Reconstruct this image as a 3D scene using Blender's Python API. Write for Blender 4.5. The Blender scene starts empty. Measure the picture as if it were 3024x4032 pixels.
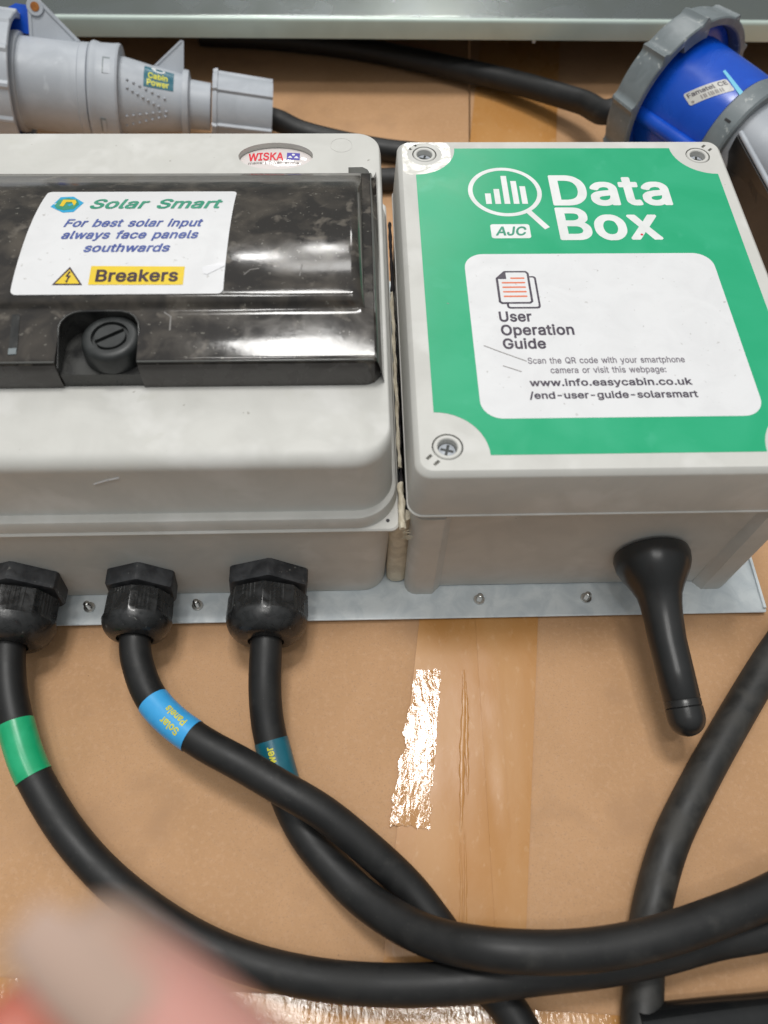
import bpy, bmesh, math, random
from mathutils import Vector, Matrix, noise
random.seed(7)
CM = 0.01
scene = bpy.context.scene
# ------------------------------------------------------------------ camera
CAM = Vector((-2.16093, -16.52307, 38.14539)); FPX = 2974.43
ROT = Matrix.Rotation(-0.0269137, 3, 'Z') @ Matrix.Rotation(-0.0168463, 3, 'Y') @ Matrix.Rotation(0.5189375, 3, 'X')
cd = bpy.data.cameras.new('camera'); cam = bpy.data.objects.new('camera', cd); scene.collection.objects.link(cam)
cam.location = CAM * CM; cam.rotation_euler = (0.5189375, -0.0168463, -0.0269137)
cd.sensor_fit = 'VERTICAL'; cd.sensor_height = 36; cd.sensor_width = 27; cd.lens = FPX / 4032 * 36
cd.clip_start = 0.005; cd.clip_end = 100
cd.dof.use_dof = True; cd.dof.focus_distance = 0.40; cd.dof.aperture_fstop = cd.lens / 3.8
scene.camera = cam
# ------------------------------------------------------------------ world and lamps
w = bpy.data.worlds.new('World'); scene.world = w; w.use_nodes = True
nt = w.node_tree; bg = nt.nodes['Background']
tc = nt.nodes.new('ShaderNodeTexCoord'); sx = nt.nodes.new('ShaderNodeSeparateXYZ'); cr = nt.nodes.new('ShaderNodeValToRGB')
nt.links.new(tc.outputs['Generated'], sx.inputs[0]); nt.links.new(sx.outputs['Z'], cr.inputs[0]); nt.links.new(cr.outputs[0], bg.inputs[0])
cr.color_ramp.elements[0].position = 0.0; cr.color_ramp.elements[0].color = (0.13, 0.135, 0.13, 1)
cr.color_ramp.elements[1].position = 0.9; cr.color_ramp.elements[1].color = (0.60, 0.615, 0.62, 1)
e = cr.color_ramp.elements.new(0.45); e.color = (0.30, 0.315, 0.31, 1)
bg.inputs['Strength'].default_value = 0.84
def area(name, loc, sx_, sy_, watts, col=(1, 0.985, 0.955), aim=(0, 0, 0)):
    l = bpy.data.lights.new(name, 'AREA'); l.shape = 'RECTANGLE'; l.size = sx_ * CM; l.size_y = sy_ * CM
    l.energy = watts; l.color = col
    o = bpy.data.objects.new(name, l); scene.collection.objects.link(o); o.location = Vector(loc) * CM
    d = (Vector(aim) - Vector(loc)); o.rotation_euler = d.to_track_quat('-Z', 'Y').to_euler()
    return o
area('ceiling_lamp', (15.5, 53, 250), 15, 30, 9.5)
area('ceiling_lamp', (-22, 56, 250), 40, 54, 18)
area('ceiling_lamp', (-40, -34, 250), 40, 16, 5)
area('ceiling_lamp', (15, -40, 250), 30, 7, 4)
area('ceiling_lamp', (-20, 306, 250), 16, 12, 3)
area('ceiling_lamp', (-50, 276, 250), 20, 12, 3)
area('ceiling_lamp', (-10, 240, 250), 60, 26, 4)
area('ceiling_lamp', (36, 372, 250), 40, 40, 7)
scene.view_settings.view_transform = 'Standard'; scene.view_settings.look = 'None'
scene.view_settings.exposure = 0.22; scene.view_settings.gamma = 1
scene.render.engine = 'CYCLES'
scene.cycles.max_bounces = 8

# ------------------------------------------------------------------ measuring: a pixel of the photo met with a real surface
def ray(u, v): return ROT @ Vector(((u - 1512) / FPX, (2016 - v) / FPX, -1))
def at(u, v, z=0.0):
    d = ray(u, v); return CAM + d * ((z - CAM.z) / d.z)
def aty(u, v, y):
    d = ray(u, v); return CAM + d * ((y - CAM.y) / d.y)
def atd(u, v, dep): return CAM + ray(u, v) * dep
def D(u, v, z): return at(u * 1.82278, v * 1.82278, z)
def ray_cyl(u, v, o, ax, r):          # first hit with an endless cylinder -> (t along axis, point)
    d = ray(u, v); ax = ax.normalized(); m = CAM - o
    dd = d - ax * d.dot(ax); mm = m - ax * m.dot(ax)
    a = dd.dot(dd); b = 2 * dd.dot(mm); c = mm.dot(mm) - r * r
    disc = max(b * b - 4 * a * c, 0); t = (-b - math.sqrt(disc)) / (2 * a)
    p = CAM + d * t; return (p - o).dot(ax), p

# ------------------------------------------------------------------ materials
def lin(c): return tuple((x / 12.92 if x <= 0.04045 else ((x + 0.055) / 1.055) ** 2.4) for x in [v / 255 for v in c])
def mat(name, col, rough=0.5, metal=0.0, var=0.0, vscale=60, vcol=None, bump=0.0, bscale=400, rvar=0.0, coat=0.0, spec=0.5,
        stretch=(1, 1, 1), spots=None, sss=0.0, alpha=1.0, lo=0.4, hi=0.65):
    m = bpy.data.materials.new(name); m.use_nodes = True; n = m.node_tree; L = n.links
    b = n.nodes['Principled BSDF']; b.inputs['Roughness'].default_value = rough; b.inputs['Metallic'].default_value = metal
    b.inputs['Coat Weight'].default_value = coat; b.inputs['Coat Roughness'].default_value = 0.08
    b.inputs['Specular IOR Level'].default_value = spec; b.inputs['Alpha'].default_value = alpha
    b.inputs['Base Color'].default_value = (*col, 1)
    if sss: b.inputs['Subsurface Weight'].default_value = sss; b.inputs['Subsurface Scale'].default_value = 0.004; b.inputs['Subsurface Radius'].default_value = (1, .35, .2)
    t = n.nodes.new('ShaderNodeTexCoord'); mp = n.nodes.new('ShaderNodeMapping'); mp.inputs['Scale'].default_value = stretch
    L.new(t.outputs['Object'], mp.inputs['Vector'])
    def nz(scale, detail=5, dist=0.0, rg=0.55):
        x = n.nodes.new('ShaderNodeTexNoise'); x.inputs['Scale'].default_value = scale; x.inputs['Detail'].default_value = detail
        x.inputs['Distortion'].default_value = dist; x.inputs['Roughness'].default_value = rg; L.new(mp.outputs[0], x.inputs['Vector']); return x
    cur = None
    if var or vcol:
        x = nz(vscale, 6, 0.6); r = n.nodes.new('ShaderNodeMapRange'); r.inputs['From Min'].default_value = lo; r.inputs['From Max'].default_value = hi
        L.new(x.outputs['Fac'], r.inputs['Value'])
        mx = n.nodes.new('ShaderNodeMix'); mx.data_type = 'RGBA'
        mx.inputs['A'].default_value = (*col, 1); mx.inputs['B'].default_value = (*(vcol or tuple(c * (1 - var) for c in col)), 1)
        L.new(r.outputs[0], mx.inputs['Factor']); cur = mx.outputs['Result']
        if rvar:
            rr_ = n.nodes.new('ShaderNodeMapRange'); rr_.inputs['To Min'].default_value = rough; rr_.inputs['To Max'].default_value = min(1, rough + rvar)
            L.new(r.outputs[0], rr_.inputs['Value']); L.new(rr_.outputs[0], b.inputs['Roughness'])
    for (scol, sscale, thr, width) in (spots or []):
        x = nz(sscale, 3, 0.2); r = n.nodes.new('ShaderNodeMapRange'); r.inputs['From Min'].default_value = thr; r.inputs['From Max'].default_value = thr + width
        L.new(x.outputs['Fac'], r.inputs['Value'])
        mx = n.nodes.new('ShaderNodeMix'); mx.data_type = 'RGBA'
        if cur: L.new(cur, mx.inputs['A'])
        else: mx.inputs['A'].default_value = (*col, 1)
        mx.inputs['B'].default_value = (*scol, 1); L.new(r.outputs[0], mx.inputs['Factor']); cur = mx.outputs['Result']
    if cur: L.new(cur, b.inputs['Base Color'])
    if bump:
        x = nz(bscale, 4); bp = n.nodes.new('ShaderNodeBump'); bp.inputs['Strength'].default_value = 1.0; bp.inputs['Distance'].default_value = bump * CM
        L.new(x.outputs['Fac'], bp.inputs['Height']); L.new(bp.outputs[0], b.inputs['Normal'])
    return m
M = {}
M['box'] = mat('grey_enclosure_plastic', lin((199, 198, 193)), 0.52, vcol=lin((193, 192, 187)), vscale=42, bump=0.002, bscale=900, rvar=0.2,
               spots=[(lin((207, 206, 202)), 36, 0.55, 0.14), (lin((196, 195, 189)), 85, 0.62, 0.12), (lin((150, 146, 138)), 230, 0.74, 0.03)])
M['boxside'] = M['box']
M['metal'] = mat('galvanised_steel', lin((218, 224, 226)), 0.36, 0.10, vcol=lin((196, 204, 208)), vscale=90, bump=0.002, bscale=250, rvar=0.16)
M['lipm'] = mat('tray_lip_steel', lin((190, 204, 196)), 0.35, 0.15, vcol=lin((182, 196, 188)), vscale=30)
M['tray'] = mat('tray_steel', lin((150, 156, 152)), 0.22, 0.96, vcol=lin((140, 146, 146)), vscale=20, rvar=0.08)
M['card'] = mat('brown_cardboard', (0.54, 0.315, 0.165), 0.72, vcol=(0.48, 0.275, 0.138), vscale=14, bump=0.004, bscale=1500, spec=0.3,
                spots=[((0.56, 0.34, 0.195), 420, 0.50, 0.3), ((0.42, 0.245, 0.132), 22, 0.56, 0.22), ((0.42, 0.25, 0.14), 1300, 0.55, 0.2), ((0.24, 0.14, 0.08), 240, 0.76, 0.02)])
M['tape'] = mat('amber_packing_tape', (0.47, 0.222, 0.066), 0.24, spec=0.3, vcol=(0.50, 0.255, 0.088), vscale=30, bump=0.004, bscale=160, rvar=0.1, stretch=(1, 0.5, 1),
                spots=[((0.55, 0.31, 0.14), 300, 0.60, 0.16)])
M['tapew'] = mat('wrinkled_packing_tape', (0.48, 0.235, 0.075), 0.07, spec=0.8, vcol=(0.53, 0.28, 0.11), vscale=50, bump=0.034, bscale=210, rvar=0.05, stretch=(1.6, 0.5, 1))
M['rubber'] = mat('black_rubber', (0.010, 0.0102, 0.0105), 0.46, vcol=(0.015, 0.015, 0.0148), vscale=70, bump=0.003, bscale=1500, rvar=0.1, spec=0.4, spots=[((0.030, 0.029, 0.027), 90, 0.62, 0.2), ((0.06, 0.058, 0.052), 1100, 0.70, 0.03)])
M['rubberold'] = mat('dusty_black_rubber', (0.016, 0.016, 0.015), 0.5, vcol=(0.042, 0.040, 0.036), vscale=80, bump=0.005, bscale=1200, rvar=0.15)
M['gloss'] = mat('glossy_black_plastic', (0.008, 0.0085, 0.009), 0.14, vcol=(0.012, 0.012, 0.012), vscale=60, rvar=0.06)
M['gland'] = mat('black_nylon', (0.013, 0.0135, 0.014), 0.22, vcol=(0.024, 0.025, 0.026), vscale=200, rvar=0.22, bump=0.004, bscale=900, spots=[((0.13, 0.13, 0.12), 300, 0.69, 0.03)])
M['nut'] = mat('dusty_black_nylon', (0.026, 0.027, 0.030), 0.5, vcol=(0.065, 0.066, 0.07), vscale=130, bump=0.006, bscale=500, rvar=0.15, spots=[((0.20, 0.195, 0.18), 210, 0.66, 0.05)])
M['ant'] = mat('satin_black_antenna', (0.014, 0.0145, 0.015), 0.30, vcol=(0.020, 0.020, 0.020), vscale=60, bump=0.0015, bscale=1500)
M['dark'] = mat('black_gap', (0.02, 0.018, 0.018), 0.7)
M['smoke'] = mat('smoked_window', (0.024, 0.021, 0.019), 0.085, vcol=(0.080, 0.068, 0.055), vscale=60, rvar=0.10, bump=0.0015, bscale=300, lo=0.42, hi=0.72,
                 spots=[((0.16, 0.15, 0.13), 420, 0.66, 0.05), ((0.12, 0.105, 0.088), 95, 0.60, 0.10)])
M['smoke2'] = mat('smoked_window_edge', (0.060, 0.055, 0.052), 0.22, vcol=(0.085, 0.08, 0.076), vscale=60, rvar=0.1)
M['pocket'] = mat('smoked_pocket', (0.020, 0.020, 0.020), 0.16, vcol=(0.045, 0.045, 0.042), vscale=90, rvar=0.2)
M['knob'] = mat('grey_black_knob', (0.018, 0.020, 0.020), 0.42, vcol=(0.028, 0.031, 0.031), vscale=150, bump=0.004, bscale=700, rvar=0.1)
M['green'] = mat('green_vinyl', (0.013, 0.36, 0.168), 0.28, vcol=(0.02, 0.385, 0.19), vscale=30, rvar=0.1, bump=0.0015, bscale=500, spots=[((0.05, 0.43, 0.24), 50, 0.62, 0.2)])
M['white'] = mat('white_vinyl', (0.72, 0.72, 0.73), 0.34, vcol=(0.67, 0.67, 0.68), vscale=60, rvar=0.15, bump=0.0015, bscale=600, spots=[((0.50, 0.49, 0.48), 330, 0.68, 0.05)])
M['whitet'] = mat('white_print', (0.76, 0.77, 0.76), 0.34, vcol=(0.68, 0.69, 0.68), vscale=90, rvar=0.1)
M['ink'] = mat('dark_ink', (0.045, 0.035, 0.055), 0.4, vcol=(0.08, 0.065, 0.085), vscale=300)
M['inkp'] = mat('soft_ink', (0.12, 0.10, 0.13), 0.4, vcol=(0.18, 0.16, 0.18), vscale=400)
M['navy'] = mat('navy_ink', (0.055, 0.085, 0.30), 0.4, vcol=(0.10, 0.14, 0.36), vscale=200)
M['gink'] = mat('green_ink', (0.03, 0.26, 0.16), 0.4, vcol=(0.07, 0.32, 0.21), vscale=200)
M['orange'] = mat('orange_ink', (0.70, 0.17, 0.075), 0.4)
M['yellow'] = mat('yellow_ink', (0.78, 0.56, 0.02), 0.38, vcol=(0.72, 0.52, 0.04), vscale=200)
M['brownink'] = mat('brown_black_ink', (0.045, 0.022, 0.03), 0.4)
M['red'] = mat('red_ink', (0.66, 0.012, 0.03), 0.4)
M['bluei'] = mat('blue_ink', (0.06, 0.045, 0.36), 0.4)
M['cyan'] = mat('light_blue_ink', (0.03, 0.36, 0.62), 0.4)
M['cgrey'] = mat('connector_grey', lin((174, 179, 186)), 0.42, vcol=lin((163, 168, 175)), vscale=40, bump=0.002, bscale=800, rvar=0.1, spots=[(lin((182, 187, 193)), 70, 0.62, 0.12)])
M['cgrey2'] = mat('connector_ring_grey', lin((118, 126, 129)), 0.34, vcol=lin((104, 112, 115)), vscale=70, bump=0.003, bscale=600, rvar=0.15, spots=[(lin((165, 170, 168)), 150, 0.64, 0.06)])
M['blue'] = mat('glossy_blue_plastic', (0.003, 0.065, 0.47), 0.2, vcol=(0.004, 0.08, 0.54), vscale=40, bump=0.001, bscale=500, rvar=0.1)
M['copper'] = mat('brass_rivet', (0.42, 0.16, 0.04), 0.4, 0.7, vcol=(0.28, 0.10, 0.03), vscale=300)
M['teal'] = mat('teal_label', (0.008, 0.105, 0.155), 0.30, vcol=(0.012, 0.13, 0.18), vscale=120)
M['sky'] = mat('sky_blue_label', (0.045, 0.36, 0.75), 0.32, vcol=(0.06, 0.40, 0.78), vscale=120)
M['gtape'] = mat('green_sleeve', (0.01, 0.37, 0.155), 0.26, vcol=(0.02, 0.42, 0.19), vscale=100)
M['ytext'] = mat('yellow_lettering', (0.66, 0.62, 0.03), 0.4)
M['skin'] = mat('skin', (0.66, 0.35, 0.30), 0.45, vcol=(0.60, 0.27, 0.23), vscale=50, sss=0.15)
def tinted(m):
    n = m.node_tree; b = n.nodes['Principled BSDF']; a = n.nodes.new('ShaderNodeAttribute'); a.attribute_name = 'tone'
    n.links.new(a.outputs['Color'], b.inputs['Base Color']); return m
M['skin'] = tinted(mat('skin', (0.66, 0.35, 0.30), 0.45, bump=0.004, bscale=600, sss=0.1))
M['nail'] = mat('fingernail', (0.44, 0.31, 0.25), 0.8, vcol=(0.42, 0.30, 0.24), vscale=60)
M['redfab'] = mat('red_cloth', (0.55, 0.06, 0.04), 0.8, vcol=(0.48, 0.07, 0.05), vscale=100)
M['glue'] = mat('cream_sealant', (0.66, 0.60, 0.47), 0.5, vcol=(0.50, 0.44, 0.33), vscale=120, bump=0.03, bscale=300)
M['steel'] = mat('bright_steel', (0.62, 0.62, 0.60), 0.25, 1.0)
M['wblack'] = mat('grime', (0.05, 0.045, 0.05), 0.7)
M['silver'] = mat('silver_label', (0.60, 0.59, 0.56), 0.35, vcol=(0.5, 0.49, 0.46), vscale=200)
M['grint'] = mat('grey_print', (0.26, 0.24, 0.23), 0.4)
M['stripe'] = mat('pale_blue_stripe', (0.18, 0.55, 0.75), 0.3)

# ------------------------------------------------------------------ object helpers (centimetres in, metres out)
C = scene.collection
def tag(o, label=None, cat=None, group=None, kind=None):
    for k, v in (('label', label), ('category', cat), ('group', group), ('kind', kind)):
        if v: o[k] = v
    return o
def thing(name, label, cat, loc=(0, 0, 0), group=None):
    o = bpy.data.objects.new(name, None); C.objects.link(o); o.location = Vector(loc) * CM; o.empty_display_size = 0.01
    return tag(o, label, cat, group)
def put(name, bm, m, parent=None, smooth=None, label=None):
    me = bpy.data.meshes.new(name); bmesh.ops.recalc_face_normals(bm, faces=bm.faces[:]) if bm.faces else None
    off = Vector((0, 0, 0)); root = parent
    while root: off += root.location / CM; root = root.parent
    for v in bm.verts: v.co = (v.co - off) * CM
    bm.to_mesh(me); bm.free()
    o = bpy.data.objects.new(name, me); C.objects.link(o)
    if parent: o.parent = parent
    me.materials.append(M[m] if isinstance(m, str) else m)
    if smooth is not None:
        for p in me.polygons: p.use_smooth = True
        try: me.set_sharp_from_angle(angle=math.radians(smooth))
        except Exception: pass
    if label: o['label'] = label
    return o
def rr(x0, x1, y0, y1, r, n=8):
    pts = []
    for cx, cy, a0 in ((x1 - r, y1 - r, 0), (x0 + r, y1 - r, 90), (x0 + r, y0 + r, 180), (x1 - r, y0 + r, 270)):
        for i in range(n + 1):
            a = math.radians(a0 + 90 * i / n); pts.append((cx + r * math.cos(a), cy + r * math.sin(a)))
    return pts
def loft(bm, rings, cap0=True, cap1=True, closed=True):
    R_ = [[bm.verts.new(p) for p in ring] for ring in rings]
    n = len(R_[0])
    for a, b in zip(R_, R_[1:]):
        for i in range(n if closed else n - 1):
            j = (i + 1) % n
            bm.faces.new((a[i], a[j], b[j], b[i]))
    if cap0: bm.faces.new(R_[0][::-1])
    if cap1: bm.faces.new(R_[-1])
    return R_
def lz(pts, z): return [(p[0], p[1], z) for p in pts]
def box(bm, x0, x1, y0, y1, z0, z1, bv=0.0):
    if bv <= 0:
        loft(bm, [lz([(x0, y0), (x1, y0), (x1, y1), (x0, y1)], z0), lz([(x0, y0), (x1, y0), (x1, y1), (x0, y1)], z1)])
    else:
        f = lambda d: rr(x0 + d, x1 - d, y0 + d, y1 - d, max(bv - d, 0.01), 4)
        loft(bm, [lz(f(bv * .6), z0), lz(f(bv * .15), z0 + bv * .4), lz(f(0), z0 + bv), lz(f(0), z1 - bv), lz(f(bv * .15), z1 - bv * .4), lz(f(bv * .6), z1)])
def plate_holes(bm, outer, holes, z, floor=True):
    """flat cap at z with real holes; holes = [(pts, depth)]"""
    edges = []; loops = []
    def loop(pts):
        vs = [bm.verts.new((p[0], p[1], z)) for p in pts]
        es = [bm.edges.new((vs[i], vs[(i + 1) % len(vs)])) for i in range(len(vs))]
        return vs, es
    vo, eo = loop(outer); edges += eo
    for pts, dep in holes:
        vs, es = loop(pts); edges += es; loops.append((vs, dep))
    bmesh.ops.triangle_fill(bm, edges=edges, use_beauty=True)
    for vs, dep in loops:
        lo = [bm.verts.new((v.co.x, v.co.y, z - dep)) for v in vs]
        for i in range(len(vs)):
            j = (i + 1) % len(vs); bm.faces.new((vs[i], vs[j], lo[j], lo[i]))
        if floor: bm.faces.new(lo)
    return vo
def circ(cx, cy, r, n=28, r2=None):
    return [(cx + r * math.cos(2 * math.pi * i / n), cy + (r2 or r) * math.sin(2 * math.pi * i / n)) for i in range(n)]
def frame(ax, up=Vector((0, 0, 1))):
    ax = Vector(ax).normalized(); up = up if abs(ax.dot(up.normalized())) < .999 else Vector((0, 1, 0)); u = (up - ax * up.dot(ax)).normalized(); v = ax.cross(u); return ax, u, v
def revolve(bm, o, ax, prof, n=40, up=Vector((0, 0, 1)), rf=None, cap=True):
    """prof = [(t, r)]; rf(angle, t, r) may alter the radius; angle 0 points to up"""
    o = Vector(o); ax, u, v = frame(ax, up); rings = []
    for t, r in prof:
        ring = []
        for i in range(n):
            a = 2 * math.pi * i / n; q = rf(a, t, r) if rf else r
            ring.append(o + ax * t + (u * math.cos(a) + v * math.sin(a)) * q)
        rings.append(ring)
    loft(bm, rings, cap, cap)
def catmull(pts, per=10):
    P = [Vector(p) for p in pts]; P = [P[0] * 2 - P[1]] + P + [P[-1] * 2 - P[-2]]; out = []
    for i in range(1, len(P) - 2):
        p0, p1, p2, p3 = P[i - 1:i + 3]
        for k in range(per):
            t = k / per
            out.append(0.5 * ((2 * p1) + (p2 - p0) * t + (2 * p0 - 5 * p1 + 4 * p2 - p3) * t * t + (3 * p1 - p0 - 3 * p2 + p3) * t ** 3))
    out.append(P[-2]); return out
def tube(bm, path, r, n=20, cap=True, r_end=None):
    rings = []; prev = None
    for i, p in enumerate(path):
        t = (path[min(i + 1, len(path) - 1)] - path[max(i - 1, 0)]).normalized()
        if prev is None: u = t.orthogonal().normalized()
        else: u = (prev - t * prev.dot(t)).normalized()
        prev = u; v = t.cross(u); q = r if r_end is None else r + (r_end - r) * i / (len(path) - 1)
        rings.append([p + (u * math.cos(2 * math.pi * k / n) + v * math.sin(2 * math.pi * k / n)) * q for k in range(n)])
    loft(bm, rings, cap, cap)
def prism(bm, pts, nrm, th):
    """flat polygon (world points) given thickness along nrm, centred"""
    nrm = Vector(nrm).normalized() * th / 2; P = [Vector(p) for p in pts]
    loft(bm, [[p - nrm for p in P], [p + nrm for p in P]])
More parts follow.
